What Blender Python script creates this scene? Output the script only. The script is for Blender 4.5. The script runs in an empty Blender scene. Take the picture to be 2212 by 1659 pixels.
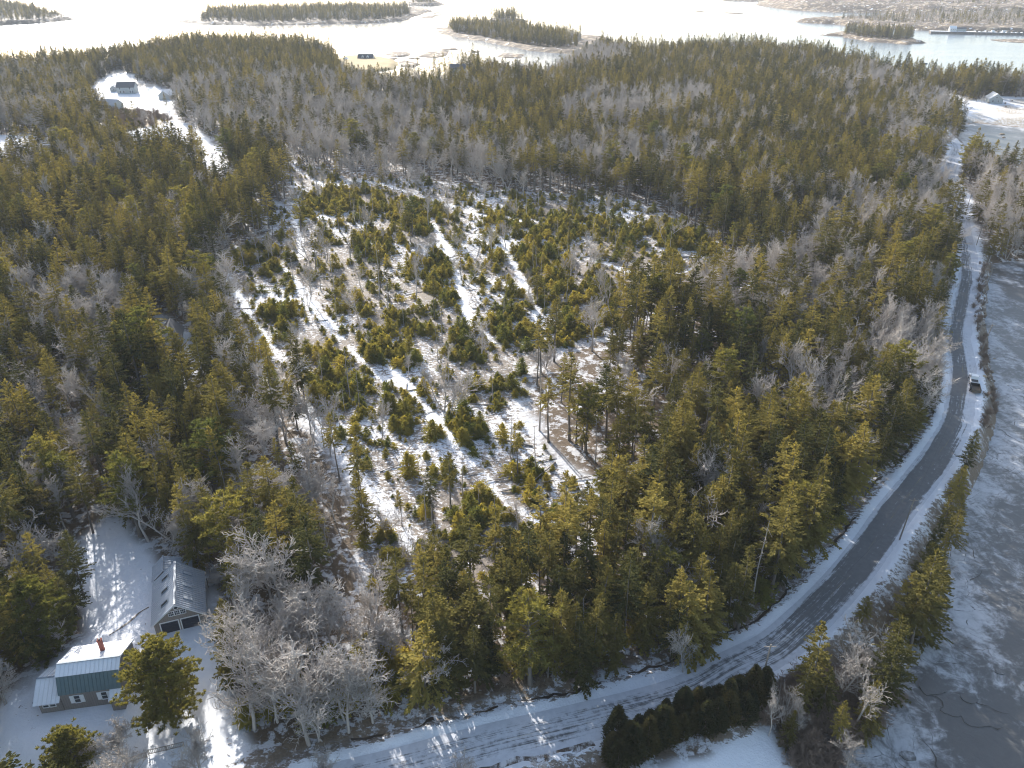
import bpy, math, random
import numpy as np
from math import radians, sin, cos, pi
from mathutils import Vector

random.seed(7)
RNG = np.random.default_rng(11)
SC = bpy.context.scene
COL = SC.collection

# ------------------------------------------------------------------ camera
CAM_Z, PITCH = 98.0, radians(28.6)
FPX, CXP, CYP = 1695.9, 1106.0, 829.5           # focal length and centre, in a 2212 x 1659 frame
cam = bpy.data.cameras.new('camera')
cam.sensor_fit = 'HORIZONTAL'
cam.sensor_width = 36.0
cam.lens = 36.0 * FPX / 2212.0
cam.clip_start = 0.5
cam.clip_end = 40000
cam_o = bpy.data.objects.new('camera', cam)
cam_o.location = (0, 0, CAM_Z)
cam_o.rotation_euler = (radians(90) - PITCH, 0, 0)
COL.objects.link(cam_o)
SC.camera = cam_o

# ------------------------------------------------------------------ sky, sun, exposure
SUN_AZ, SUN_EL = radians(-26.0), radians(21.5)   # azimuth from +Y, negative = towards -X
world = bpy.data.worlds.new('World')
SC.world = world
world.use_nodes = True
wn = world.node_tree
sky = wn.nodes.new('ShaderNodeTexSky')
sky.sky_type = 'NISHITA'
sky.sun_disc = False
sky.sun_elevation = SUN_EL
sky.sun_rotation = SUN_AZ
sky.air_density = 1.0
sky.dust_density = 1.8
sky.ozone_density = .4
bg = wn.nodes['Background']
wn.links.new(sky.outputs[0], bg.inputs[0])
bg.inputs[1].default_value = 0.15

sun = bpy.data.lights.new('sun', 'SUN')
sun.energy = 5.0
sun.angle = radians(0.53)
sun.color = (1.0, 0.975, 0.93)
sun_o = bpy.data.objects.new('sun', sun)
d_to_sun = Vector((sin(SUN_AZ) * cos(SUN_EL), cos(SUN_AZ) * cos(SUN_EL), sin(SUN_EL)))
sun_o.rotation_euler = d_to_sun.to_track_quat('Z', 'Y').to_euler()
sun_o.location = (0, 0, 200)
COL.objects.link(sun_o)

SC.view_settings.view_transform = 'Standard'
SC.view_settings.look = 'None'
SC.view_settings.gamma = 1.0
SC.view_settings.use_curve_mapping = False
SC.view_settings.exposure = 1.1
SC.cycles.use_denoising = True
SC.cycles.sample_clamp_indirect = 3.0
SC.cycles.filter_width = 1.1
SC.cycles.max_bounces = 5
SC.cycles.diffuse_bounces = 2
SC.cycles.glossy_bounces = 2
SC.cycles.transmission_bounces = 3
SC.cycles.transparent_max_bounces = 4
SC.cycles.volume_bounces = 1
SC.cycles.caustics_reflective = False
SC.cycles.caustics_refractive = False

# ------------------------------------------------------------------ geometry of the view (pixel of a 2212-wide frame <-> ground)
_S, _C = sin(PITCH), cos(PITCH)
def un(px, py, z=0.0):
    dx = (np.asarray(px, float) - CXP) / FPX
    dy = (np.asarray(py, float) - CYP) / FPX
    t = (CAM_Z - z) / (_S + dy * _C)
    return np.stack([dx * t, t * (_C - dy * _S)], -1)
def pr(x, y, z):
    h = CAM_Z - z
    d = np.maximum(y * _C + h * _S, 1.0)
    return CXP + FPX * x / d, CYP + FPX * (h * _C - y * _S) / d, FPX / d
def upoly(pts, z=0.0):
    a = np.array(pts, float)
    return un(a[:, 0], a[:, 1], z)

def inside(poly, x, y):
    x = np.asarray(x, float); y = np.asarray(y, float)
    r = np.zeros(x.shape, bool)
    n = len(poly)
    for i in range(n):
        x0, y0 = poly[i]; x1, y1 = poly[(i + 1) % n]
        if y0 == y1: continue
        c = (y0 > y) != (y1 > y)
        r ^= c & (x < (x1 - x0) * (y - y0) / (y1 - y0) + x0)
    return r
def dist_line(pts, x, y, closed=False):
    x = np.asarray(x, float); y = np.asarray(y, float)
    best = np.full(x.shape, 1e9)
    n = len(pts)
    for i in range(n if closed else n - 1):
        x0, y0 = pts[i]; x1, y1 = pts[(i + 1) % n]
        vx, vy = x1 - x0, y1 - y0
        L = vx * vx + vy * vy + 1e-9
        t = np.clip(((x - x0) * vx + (y - y0) * vy) / L, 0, 1)
        best = np.minimum(best, (x - x0 - t * vx) ** 2 + (y - y0 - t * vy) ** 2)
    return np.sqrt(best)
def smooth(a, b, v):
    t = np.clip((v - a) / (b - a), 0, 1)
    return t * t * (3 - 2 * t)
def catmull(pts, step):
    p = np.array(pts, float)
    p = np.vstack([2 * p[0] - p[1], p, 2 * p[-1] - p[-2]])
    out = []
    for i in range(1, len(p) - 2):
        n = max(2, int(np.linalg.norm(p[i + 1] - p[i]) / step))
        t = np.linspace(0, 1, n, endpoint=False)[:, None]
        a, b, c, d = p[i - 1], p[i], p[i + 1], p[i + 2]
        out.append(.5 * ((2 * b) + (c - a) * t + (2 * a - 5 * b + 4 * c - d) * t ** 2 + (3 * b - a - 3 * c + d) * t ** 3))
    out.append(p[-2][None])
    return np.vstack(out)

_perm = np.random.default_rng(3).random((256, 256))
def vnoise(x, y, s, ox=0.0):
    x = np.asarray(x, float) / s + 37.3 + ox; y = np.asarray(y, float) / s + 91.7 + ox * 1.7
    xi = np.floor(x).astype(int); yi = np.floor(y).astype(int)
    fx = x - xi; fy = y - yi
    fx = fx * fx * (3 - 2 * fx); fy = fy * fy * (3 - 2 * fy)
    g = lambda a, b: _perm[a & 255, b & 255]
    return (g(xi, yi) * (1 - fx) + g(xi + 1, yi) * fx) * (1 - fy) + (g(xi, yi + 1) * (1 - fx) + g(xi + 1, yi + 1) * fx) * fy
def fnoise(x, y, s, ox=0.0):
    return (vnoise(x, y, s, ox) + .5 * vnoise(x, y, s / 2.1, ox + 5) + .25 * vnoise(x, y, s / 4.3, ox + 9)) / 1.75

# ------------------------------------------------------------------ outlines of the place
MAIN = upoly([(1600, 2000), (1700, 1800), (1770, 1690), (1835, 1620), (1900, 1560), (1940, 1490), (1985, 1410), (2030, 1320), (2055, 1240),
    (2085, 1150), (2110, 1050), (2135, 960), (2160, 905), (2150, 860), (2140, 800), (2132, 740), (2126, 690), (2128, 640), (2132, 600),
    (2145, 578), (2212, 570), (2500, 560), (2900, 560), (2900, 455), (2500, 425), (2212, 402), (2150, 385), (2110, 365), (2092, 335),
    (2080, 300), (2075, 275), (2110, 268), (2212, 278), (2500, 290), (2900, 290), (2900, 215), (2500, 205), (2212, 195), (2120, 190),
    (2000, 183), (1900, 165), (1830, 150), (1750, 130), (1600, 119), (1500, 118), (1430, 126), (1395, 130), (1340, 114), (1290, 114), (1250, 126), (1225, 152), (1180, 172), (1090, 170),
    (1030, 158), (1000, 150), (975, 155), (935, 168), (900, 192), (850, 200), (800, 190), (760, 176), (738, 160), (730, 142), (725, 128),
    (690, 120), (600, 108), (500, 103), (420, 104), (330, 114), (240, 135), (100, 146), (0, 158), (-400, 190), (-900, 200), (-900, 2000)])
ROAD_C = catmull(upoly([(380, 1860), (560, 1745), (720, 1690), (860, 1655), (1035, 1607), (1253, 1556), (1475, 1497), (1593, 1434), (1674, 1394),
    (1733, 1344), (1792, 1287), (1850, 1220), (1890, 1166), (1926, 1112), (1960, 1068), (2007, 1009), (2042, 958), (2067, 911), (2077, 860),
    (2083, 804), (2073, 734), (2077, 691), (2087, 641), (2095, 595), (2092, 559), (2087, 520), (2079, 488), (2074, 456), (2076, 436),
    (2069, 414), (2058, 398), (2047, 380), (2058, 345), (2070, 318), (2050, 296), (2020, 270)], 4.0), 2.5)
DRIVE_C = catmull(upoly([(395, 1352), (418, 1400), (428, 1460), (440, 1530), (465, 1600), (510, 1680), (590, 1745)], 5.0), 2.0)
FARDRIVE_C = catmull(upoly([(505, 402), (470, 372), (448, 322), (410, 290), (365, 262), (320, 238), (270, 222), (262, 195), (258, 160)], 5.0), 6.0)
CLEAR = upoly([(470, 545), (600, 500), (560, 470), (640, 420), (600, 340), (640, 350), (760, 395), (811, 385), (930, 395), (1068, 412), (1324, 428), (1471, 478),
    (1560, 540), (1640, 600), (1500, 650), (1330, 720), (1200, 760), (1130, 830), (1150, 920), (1230, 1010), (1330, 1090), (1300, 1150), (1210, 1210), (1060, 1265),
    (900, 1275), (800, 1270), (770, 1200), (800, 1110), (745, 1030), (690, 960), (640, 870), (520, 800), (495, 700)], 5.0)
YARD = upoly([(120, 1190), (200, 1150), (262, 1108), (300, 1190), (330, 1215), (462, 1232), (478, 1290), (470, 1372), (458, 1390), (470, 1450), (505, 1540), (575, 1690), (560, 1800), (-120, 1800),
    (-120, 1600), (20, 1500), (70, 1440), (150, 1400), (185, 1370), (180, 1270), (130, 1240)], 5.0)
FARYARD = upoly([(180, 200), (215, 172), (250, 150), (290, 160), (310, 180), (385, 196), (372, 235), (385, 268), (340, 262), (330, 245), (225, 245), (205, 225)], 5.0)
FARFIELD = upoly([(262, 290), (340, 273), (395, 268), (430, 285), (475, 315), (508, 405), (470, 392), (440, 350), (390, 338), (320, 345), (270, 325)], 5.0)
BROWNBR = upoly([(205, 252), (240, 240), (345, 244), (372, 262), (330, 275), (255, 284), (215, 278)], 5.0)
LAWN = upoly([(1985, 206), (2040, 200), (2100, 222), (2150, 212), (2230, 210), (2240, 266), (2110, 256), (2062, 246), (2045, 228)], 4.0)
FIELD = upoly([(1290, 1700), (1390, 1648), (1480, 1622), (1590, 1590), (1660, 1556), (1690, 1572), (1730, 1615), (1775, 1672), (1700, 1800), (1200, 1900)], 4.0)
SIDEROAD = upoly([(985, 1690), (1060, 1638), (1180, 1606), (1300, 1572), (1290, 1600), (1170, 1640), (1085, 1720)], 4.0)
WOODHOUSE = upoly([(300, 690), (345, 676), (402, 720), (432, 790), (425, 850), (378, 852), (350, 780)], 5.0)
LEFTGAP = upoly([(-60, 296), (60, 290), (135, 315), (120, 360), (40, 372), (-60, 372)], 5.0)
SPITLAWN = upoly([(900, 192), (935, 168), (960, 175), (930, 200)], 3.0)
SHOREYARD = upoly([(925, 172), (950, 160), (985, 150), (1022, 156), (1022, 186), (960, 196), (920, 190)], 3.0)
TRACKS = [catmull(upoly(t, 5.0), 4.0) for t in (
    [(655, 865), (700, 960), (780, 1035), (850, 1110), (890, 1190), (872, 1250)],
    [(850, 800), (885, 840), (950, 920), (1020, 1000), (1080, 1070), (1150, 1110), (1260, 1150)],
    [(930, 470), (975, 560), (1010, 680), (1070, 745)],
    [(1085, 520), (1120, 590), (1150, 660), (1165, 700)],
    [(600, 560), (640, 610), (700, 690), (780, 780), (850, 830)],
    [(490, 590), (540, 680), (590, 760), (660, 800)],
    [(600, 340), (700, 400), (800, 395), (960, 440), (1080, 470), (1300, 490), (1470, 500)],
    [(1130, 900), (1200, 980), (1290, 1060)],
    [(1280, 560), (1400, 600), (1500, 580)],
    [(505, 402), (600, 440), (640, 480), (650, 560)])]
CROSS = np.vstack([ROAD_C])

def land_d(x, y):
    d = dist_line(MAIN, x, y, True)
    return np.where(inside(MAIN, x, y), d, -d)
def H(x, y, d=None):
    x = np.asarray(x, float); y = np.asarray(y, float)
    if d is None: d = land_d(x, y)
    up = smooth(0, 16, d)
    z = up * (3.6 + 1.6 * smooth(20, 120, d) + (fnoise(x, y, 60) - .5) * 2.2 * smooth(8, 60, d)) + (fnoise(x, y, 7, 3) - .5) * .5 * smooth(4, 12, d)
    rd = dist_line(ROAD_C[::3], x, y)
    k = 1 - smooth(4.2, 9, rd)
    z = z * (1 - k) + np.maximum(3.4, 0) * k
    z = z + (vnoise(x, y, 1.6, 41) * .34 + vnoise(x, y, 3.7, 43) * .2) * smooth(3.4, 4.3, rd) * (1 - smooth(5.6, 7.5, rd)) * (y < 300)
    ds = np.abs(rd - 6.0)
    z = z - .35 * (1 - smooth(0, 1.1, ds)) * (y < 250)
    for cx, cy, r in PADS:
        k = 1 - smooth(r, r + 5, np.hypot(x - cx, y - cy))
        z = z * (1 - k) + 5.0 * k
    z = np.where(d < 0, np.maximum(d * .25, -3.0) - .05, z)
    return z
_g = un(np.array([392, 180, 262, 228, 322, 245, 360]), np.array([1320, 1480, 188, 228, 225, 146, 745]), 5.0)
PADS = [(_g[0][0], _g[0][1] + 3, 10), (_g[1][0], _g[1][1], 9)] + [(p[0], p[1], 12) for p in _g[2:6]] + [(_g[6][0], _g[6][1], 6)]
def Hs(x, y):
    return float(H(np.array([x]), np.array([y]))[0])
def gp(px, py):
    """ground point seen at that pixel"""
    z = 4.5
    for _ in range(6):
        p = un(px, py, z); z = Hs(p[0], p[1])
    return p[0], p[1], z

# ------------------------------------------------------------------ materials
def new_mat(name):
    m = bpy.data.materials.new(name); m.use_nodes = True
    nt = m.node_tree
    for n in list(nt.nodes): nt.nodes.remove(n)
    out = nt.nodes.new('ShaderNodeOutputMaterial')
    return m, nt, out
def N(nt, t, **kw):
    n = nt.nodes.new(t)
    for k, v in kw.items():
        if k in n.inputs: n.inputs[k].default_value = v
        else: setattr(n, k, v)
    return n
def mixc(nt, fac, a, b, blend='MIX'):
    n = nt.nodes.new('ShaderNodeMix'); n.data_type = 'RGBA'; n.blend_type = blend
    for sock, v in ((n.inputs['Factor'], fac), (n.inputs[6], a), (n.inputs[7], b)):
        if isinstance(v, bpy.types.NodeSocket): nt.links.new(v, sock)
        elif isinstance(v, (int, float)): sock.default_value = v
        else: sock.default_value = (*v, 1)
    return n.outputs[2]
def ramp(nt, src, lo, hi):
    n = nt.nodes.new('ShaderNodeMapRange'); n.interpolation_type = 'SMOOTHSTEP'
    nt.links.new(src, n.inputs[0]); n.inputs[1].default_value = lo; n.inputs[2].default_value = hi
    return n.outputs[0]
def math_(nt, op, a, b=0.0, c=None):
    n = nt.nodes.new('ShaderNodeMath'); n.operation = op
    for i, v in enumerate((a, b, c)):
        if v is None: continue
        if isinstance(v, bpy.types.NodeSocket): nt.links.new(v, n.inputs[i])
        else: n.inputs[i].default_value = v
    return n.outputs[0]
def noise(nt, vec, scale, detail=4, rough=.55, dist=0.0):
    n = nt.nodes.new('ShaderNodeTexNoise')
    n.inputs['Scale'].default_value = scale; n.inputs['Detail'].default_value = detail
    n.inputs['Roughness'].default_value = rough; n.inputs['Distortion'].default_value = dist
    if vec is not None: nt.links.new(vec, n.inputs['Vector'])
    return n.outputs['Fac']
def pos(nt):
    return nt.nodes.new('ShaderNodeNewGeometry').outputs['Position']
def mapping(nt, vec, scale=(1, 1, 1), rot=(0, 0, 0)):
    n = nt.nodes.new('ShaderNodeMapping')
    n.inputs['Scale'].default_value = scale; n.inputs['Rotation'].default_value = rot
    nt.links.new(vec, n.inputs['Vector']); return n.outputs[0]
def principled(nt, out, col, rough=.8, spec=.3, metal=0.0, bump=None, bstr=.3, bdist=.1):
    b = nt.nodes.new('ShaderNodeBsdfPrincipled')
    if isinstance(col, bpy.types.NodeSocket): nt.links.new(col, b.inputs['Base Color'])
    else: b.inputs['Base Color'].default_value = (*col, 1)
    if isinstance(rough, bpy.types.NodeSocket): nt.links.new(rough, b.inputs['Roughness'])
    else: b.inputs['Roughness'].default_value = rough
    b.inputs['Specular IOR Level'].default_value = spec
    b.inputs['Metallic'].default_value = metal
    if bump is not None:
        n = nt.nodes.new('ShaderNodeBump'); n.inputs['Strength'].default_value = bstr; n.inputs['Distance'].default_value = bdist
        nt.links.new(bump, n.inputs['Height']); nt.links.new(n.outputs[0], b.inputs['Normal'])
    nt.links.new(b.outputs[0], out.inputs[0])
    return b
M = {}
def simple(name, col, rough=.7, spec=.3, var=.25, scale=3.0, metal=0.0):
    m, nt, out = new_mat(name)
    tc = nt.nodes.new('ShaderNodeTexCoord').outputs['Object']
    f = noise(nt, tc, scale, 4)
    c = mixc(nt, f, tuple(max(0, v * (1 - var)) for v in col), tuple(min(1, v * (1 + var)) for v in col))
    principled(nt, out, c, rough, spec, metal)
    M[name] = m; return m

def leaf_mat(name, dark, light, trans=.45, tipcol=None):
    m, nt, out = new_mat(name)
    oi = nt.nodes.new('ShaderNodeObjectInfo')
    tc = nt.nodes.new('ShaderNodeTexCoord').outputs['Object']
    f = noise(nt, tc, 1.3, 2)
    r = math_(nt, 'ADD', math_(nt, 'MULTIPLY', math_(nt, 'POWER', oi.outputs['Random'], 1.2), .75), math_(nt, 'MULTIPLY', f, .35))
    cr = nt.nodes.new('ShaderNodeValToRGB'); nt.links.new(r, cr.inputs[0])
    el = cr.color_ramp.elements
    el[0].position = .05; el[0].color = (dark[0] * .95, dark[1] * 1.12, dark[2] * 1.25, 1)
    el[1].position = .95; el[1].color = (*light, 1)
    m_ = el.new(.45); m_.color = (*[.62 * a_ + .38 * b_ for a_, b_ in zip(dark, light)], 1)
    c = cr.outputs[0]
    d = nt.nodes.new('ShaderNodeBsdfDiffuse'); nt.links.new(c, d.inputs[0])
    t = nt.nodes.new('ShaderNodeBsdfTranslucent')
    ct = mixc(nt, 1.0, c, (1.45, 1.35, .8), 'MULTIPLY')
    nt.links.new(ct, t.inputs[0])
    mx = nt.nodes.new('ShaderNodeMixShader'); mx.inputs[0].default_value = trans
    nt.links.new(d.outputs[0], mx.inputs[1]); nt.links.new(t.outputs[0], mx.inputs[2])
    nt.links.new(mx.outputs[0], out.inputs[0])
    M[name] = m; return m
leaf_mat('spruce_needles', (.028, .035, .017), (.280, .228, .062), .30)
leaf_mat('fir_needles', (.125, .130, .034), (.390, .320, .068), .40)
leaf_mat('pine_needles', (.090, .100, .032), (.250, .220, .062), .35)
leaf_mat('larch_needles', (.30, .18, .03), (.36, .22, .04), .5)
leaf_mat('cedar_needles', (.040, .046, .024), (.130, .110, .045), .35)
leaf_mat('dry_leaves', (.20, .11, .05), (.30, .17, .08), .4)
def bark(name, a, b):
    m, nt, out = new_mat(name)
    oi = nt.nodes.new('ShaderNodeObjectInfo')
    tc = nt.nodes.new('ShaderNodeTexCoord').outputs['Object']
    f = noise(nt, mapping(nt, tc, (6, 6, 1.2)), 1.0, 3)
    r = math_(nt, 'ADD', math_(nt, 'MULTIPLY', oi.outputs['Random'], .6), math_(nt, 'MULTIPLY', f, .5))
    principled(nt, out, mixc(nt, r, a, b), .9, .15)
    M[name] = m
bark('spruce_bark', (.10, .085, .07), (.20, .175, .15))
bark('grey_bark', (.28, .25, .222), (.53, .48, .435))
bark('dead_wood', (.24, .21, .185), (.42, .38, .34))
bark('shrub_bark', (.17, .125, .095), (.31, .235, .185))

def ground_mat():
    m, nt, out = new_mat('snowy_ground')
    P = pos(nt)
    at = nt.nodes.new('ShaderNodeAttribute'); at.attribute_name = 'zone'
    sp = nt.nodes.new('ShaderNodeSeparateColor'); nt.links.new(at.outputs['Color'], sp.inputs[0])
    forest, debris, beach = sp.outputs[0], sp.outputs[1], sp.outputs[2]
    grass = at.outputs['Alpha']
    n_f = noise(nt, P, .35, 5, .65)
    n_m = noise(nt, P, .9, 5, .7)
    n_s = noise(nt, P, 3.2, 3, .6)
    n_t = noise(nt, mapping(nt, P, (.9, 1.9, 1), (0, 0, .5)), 1.0, 5, .8, .6)
    snow = mixc(nt, n_m, (.66, .665, .69), (.80, .805, .82))
    litter = mixc(nt, n_s, (.055, .040, .026), (.165, .115, .072))
    slash = mixc(nt, n_s, (.07, .055, .042), (.27, .20, .13))
    tan = mixc(nt, n_s, (.24, .175, .10), (.46, .36, .21))
    rock = mixc(nt, n_s, (.10, .075, .06), (.34, .25, .17))
    # forest floor: litter with snow lying in the gaps
    ff = math_(nt, 'ADD', math_(nt, 'MULTIPLY', n_f, .6), math_(nt, 'MULTIPLY', n_m, .5))
    fmask = math_(nt, 'MULTIPLY', forest, ramp(nt, ff, .44, .56))
    fm2 = math_(nt, 'MAXIMUM', fmask, math_(nt, 'MULTIPLY', forest, .35))
    c = mixc(nt, fm2, snow, litter)
    # slash: fine broken twigs lying through the snow
    thr = math_(nt, 'SUBTRACT', .70, math_(nt, 'MULTIPLY', debris, .28))
    dmix = math_(nt, 'ADD', math_(nt, 'MULTIPLY', n_t, .65), math_(nt, 'MULTIPLY', n_m, .4))
    df = nt.nodes.new('ShaderNodeMath'); df.operation = 'SUBTRACT'; nt.links.new(dmix, df.inputs[0]); nt.links.new(thr, df.inputs[1])
    c = mixc(nt, math_(nt, 'MULTIPLY', ramp(nt, df.outputs[0], -.012, .03), .9), c, slash)
    g = math_(nt, 'MULTIPLY', grass, ramp(nt, n_m, .36, .55))
    c = mixc(nt, g, c, tan)
    b = math_(nt, 'MULTIPLY', beach, ramp(nt, n_f, .38, .52))
    c = mixc(nt, b, c, rock)
    hgt = math_(nt, 'ADD', n_m, math_(nt, 'MULTIPLY', n_s, .3))
    principled(nt, out, c, .85, .2, bump=hgt, bstr=.6, bdist=.35)
    M['ground'] = m
ground_mat()

def road_mat():
    m, nt, out = new_mat('winter_asphalt')
    uv = nt.nodes.new('ShaderNodeUVMap').outputs[0]
    sx = nt.nodes.new('ShaderNodeSeparateXYZ'); nt.links.new(uv, sx.inputs[0])
    u, v = sx.outputs[0], sx.outputs[1]          # u metres across (-3.4..3.4), v metres along
    P = pos(nt)
    n1 = noise(nt, mapping(nt, uv, (1.3, .045, 1)), 1.6, 5, .65)
    n2 = noise(nt, mapping(nt, uv, (3.5, .10, 1)), 1.5, 4, .7)
    n3 = noise(nt, P, 1.1, 5, .7)
    n4 = noise(nt, P, .06, 2, .5)
    asp = mixc(nt, n3, (.10, .098, .098), (.20, .195, .19))
    packed = mixc(nt, n3, (.42, .42, .44), (.72, .72, .74))
    # bare wheel paths, packed snow at the edges and between them
    edge = ramp(nt, math_(nt, 'ABSOLUTE', u), 1.9, 3.3)
    s = math_(nt, 'ADD', math_(nt, 'ADD', math_(nt, 'MULTIPLY', n1, .40), math_(nt, 'MULTIPLY', n2, .33)), math_(nt, 'MULTIPLY', n3, .27))
    at = nt.nodes.new('ShaderNodeAttribute'); at.attribute_name = 'snowy'
    s = math_(nt, 'ADD', s, math_(nt, 'MULTIPLY', edge, .26))
    s = math_(nt, 'ADD', s, math_(nt, 'MULTIPLY', at.outputs['Fac'], .22))
    s = math_(nt, 'ADD', s, math_(nt, 'MULTIPLY', math_(nt, 'SUBTRACT', n4, .5), .15))
    f = ramp(nt, s, .585, .70)
    c = mixc(nt, f, asp, packed)
    # thin worn yellow centre line
    cl = math_(nt, 'LESS_THAN', math_(nt, 'ABSOLUTE', math_(nt, 'SUBTRACT', math_(nt, 'ABSOLUTE', u), .14)), .05)
    c = mixc(nt, math_(nt, 'MULTIPLY', cl, math_(nt, 'MULTIPLY', ramp(nt, n2, .5, .65), .45)), c, (.45, .33, .08))
    principled(nt, out, c, .75, .35, bump=n3, bstr=.25, bdist=.05)
    M['road'] = m
    m, nt, out = new_mat('snowy_gravel')
    P = pos(nt)
    n3 = noise(nt, P, .5, 5, .7); n5 = noise(nt, mapping(nt, P, (1, .2, 1), (0, 0, -.3)), 1.2, 4, .6)
    c = mixc(nt, ramp(nt, math_(nt, 'ADD', math_(nt, 'MULTIPLY', n3, .5), math_(nt, 'MULTIPLY', n5, .5)), .44, .58), (.11, .085, .065), (.62, .61, .61))
    principled(nt, out, c, .9, .2, bump=n3, bstr=.3)
    M['side_road'] = m
    m, nt, out = new_mat('packed_snow')
    P = pos(nt)
    n3 = noise(nt, P, .45, 5, .65); n5 = noise(nt, P, 2.5, 3, .6)
    c = mixc(nt, n3, (.66, .665, .69), (.82, .825, .84))
    principled(nt, out, c, .8, .2, bump=math_(nt, 'ADD', n3, math_(nt, 'MULTIPLY', n5, .3)), bstr=.5, bdist=.25)
    M['drive'] = m
    m, nt, out = new_mat('wet_ditch')
    P = pos(nt)
    c = mixc(nt, noise(nt, P, 2.0, 4), (.022, .017, .012), (.07, .05, .035))
    principled(nt, out, c, .45, .4)
    M['ditch'] = m
road_mat()

def water_mat():
    m, nt, out = new_mat('sea_water')
    P = pos(nt)
    n1 = noise(nt, mapping(nt, P, (.055, .16, .1), (0, 0, .12)), 1.0, 6, .62)
    n2 = noise(nt, mapping(nt, P, (.004, .011, .01), (0, 0, .1)), 1.0, 4, .6)
    c = mixc(nt, n2, (.13, .16, .185), (.19, .22, .245))
    rg = ramp(nt, n2, .1, .9)
    r = math_(nt, 'ADD', .11, math_(nt, 'MULTIPLY', rg, .12))
    principled(nt, out, c, r, .5, bump=n1, bstr=.42, bdist=1.0)
    M['sea'] = m
    m, nt, out = new_mat('cove_ice')
    P = pos(nt)
    at = nt.nodes.new('ShaderNodeAttribute'); at.attribute_name = 'shore'
    warp = noise(nt, P, .10, 3, .5)
    wv = nt.nodes.new('ShaderNodeVectorMath'); wv.operation = 'MULTIPLY_ADD'
    cmb = nt.nodes.new('ShaderNodeCombineXYZ'); nt.links.new(warp, cmb.inputs[0]); nt.links.new(noise(nt, mapping(nt, P, (1, 1, 1), (0, 0, 1.2)), .13, 3), cmb.inputs[1])
    nt.links.new(cmb.outputs[0], wv.inputs[0]); wv.inputs[1].default_value = (5, 5, 0); nt.links.new(P, wv.inputs[2])
    W = wv.outputs[0]
    a = noise(nt, mapping(nt, W, (.16, .085, 1), (0, 0, .62)), 1.0, 6, .6)
    b = noise(nt, W, .55, 6, .78)
    vo = nt.nodes.new('ShaderNodeTexVoronoi'); vo.inputs['Scale'].default_value = .17; nt.links.new(W, vo.inputs['Vector'])
    ring = math_(nt, 'ABSOLUTE', math_(nt, 'SUBTRACT', vo.outputs['Distance'], .36))
    ringm = math_(nt, 'SUBTRACT', 1.0, ramp(nt, ring, .015, .07))
    s = math_(nt, 'ADD', math_(nt, 'MULTIPLY', a, .62), math_(nt, 'MULTIPLY', b, .45))
    s = math_(nt, 'ADD', s, math_(nt, 'MULTIPLY', at.outputs['Fac'], .11))
    s = math_(nt, 'ADD', s, math_(nt, 'MULTIPLY', ringm, math_(nt, 'MULTIPLY', b, .05)))
    f = ramp(nt, s, .555, .73)
    dark = mixc(nt, b, (.075, .073, .070), (.14, .132, .122))
    white = mixc(nt, b, (.27, .272, .28), (.64, .64, .65))
    c = mixc(nt, f, dark, white)
    # pressure cracks near the shore
    ve = nt.nodes.new('ShaderNodeTexVoronoi'); ve.feature = 'DISTANCE_TO_EDGE'; ve.inputs['Scale'].default_value = .22; nt.links.new(W, ve.inputs['Vector'])
    ck = math_(nt, 'MULTIPLY', math_(nt, 'SUBTRACT', 1.0, ramp(nt, ve.outputs['Distance'], .004, .016)), math_(nt, 'MULTIPLY', at.outputs['Fac'], ramp(nt, b, .48, .58)))
    c = mixc(nt, ck, c, (.045, .042, .038))
    r = math_(nt, 'ADD', .32, math_(nt, 'MULTIPLY', f, .4))
    principled(nt, out, c, r, .4, bump=s, bstr=.5, bdist=.3)
    M['ice'] = m
    m, nt, out = new_mat('shore_rock')
    P = pos(nt)
    n1 = noise(nt, P, .10, 5, .65); n2 = noise(nt, P, .5, 4, .7)
    c = mixc(nt, n2, (.065, .05, .04), (.19, .14, .095))
    c = mixc(nt, ramp(nt, n1, .50, .62), c, (.40, .315, .215))
    c = mixc(nt, ramp(nt, noise(nt, P, .16, 4), .60, .68), c, (.72, .72, .73))
    principled(nt, out, c, .85, .25, bump=n2, bstr=.8, bdist=.6)
    M['rock'] = m
water_mat()
def wall_mat(name, col, period=.30):
    m, nt, out = new_mat(name)
    tc = nt.nodes.new('ShaderNodeTexCoord').outputs['Object']
    sx = nt.nodes.new('ShaderNodeSeparateXYZ'); nt.links.new(tc, sx.inputs[0])
    w = math_(nt, 'FRACT', math_(nt, 'MULTIPLY', math_(nt, 'ADD', sx.outputs[0], sx.outputs[1]), 1 / period))
    g = math_(nt, 'LESS_THAN', w, .12)
    f = noise(nt, mapping(nt, tc, (3, 3, .4)), 1.5, 4, .7)
    c = mixc(nt, f, tuple(v * .78 for v in col), tuple(v * 1.18 for v in col))
    c = mixc(nt, math_(nt, 'MULTIPLY', g, .45), c, tuple(v * .45 for v in col))
    principled(nt, out, c, .85, .2, bump=g, bstr=.6, bdist=.03)
    M[name] = m
wall_mat('tan_siding', (.30, .265, .23))
wall_mat('grey_siding', (.25, .225, .205))
wall_mat('white_siding', (.66, .67, .69), .22)
wall_mat('pale_siding', (.40, .42, .41), .25)
def metal_roof(name, col, var=.15):
    m, nt, out = new_mat(name)
    tc = nt.nodes.new('ShaderNodeTexCoord').outputs['Object']
    f = noise(nt, tc, .9, 5, .65); f2 = noise(nt, mapping(nt, tc, (1, 1, .3)), 4.0, 4, .7)
    c = mixc(nt, f, tuple(v * (1 - var) for v in col), tuple(min(1, v * (1 + var)) for v in col))
    c = mixc(nt, math_(nt, 'MULTIPLY', ramp(nt, f2, .55, .75), .35), c, tuple(v * .55 for v in col))
    principled(nt, out, c, .5, .4)
    M[name] = m
metal_roof('metal_roof', (.36, .385, .42))
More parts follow.
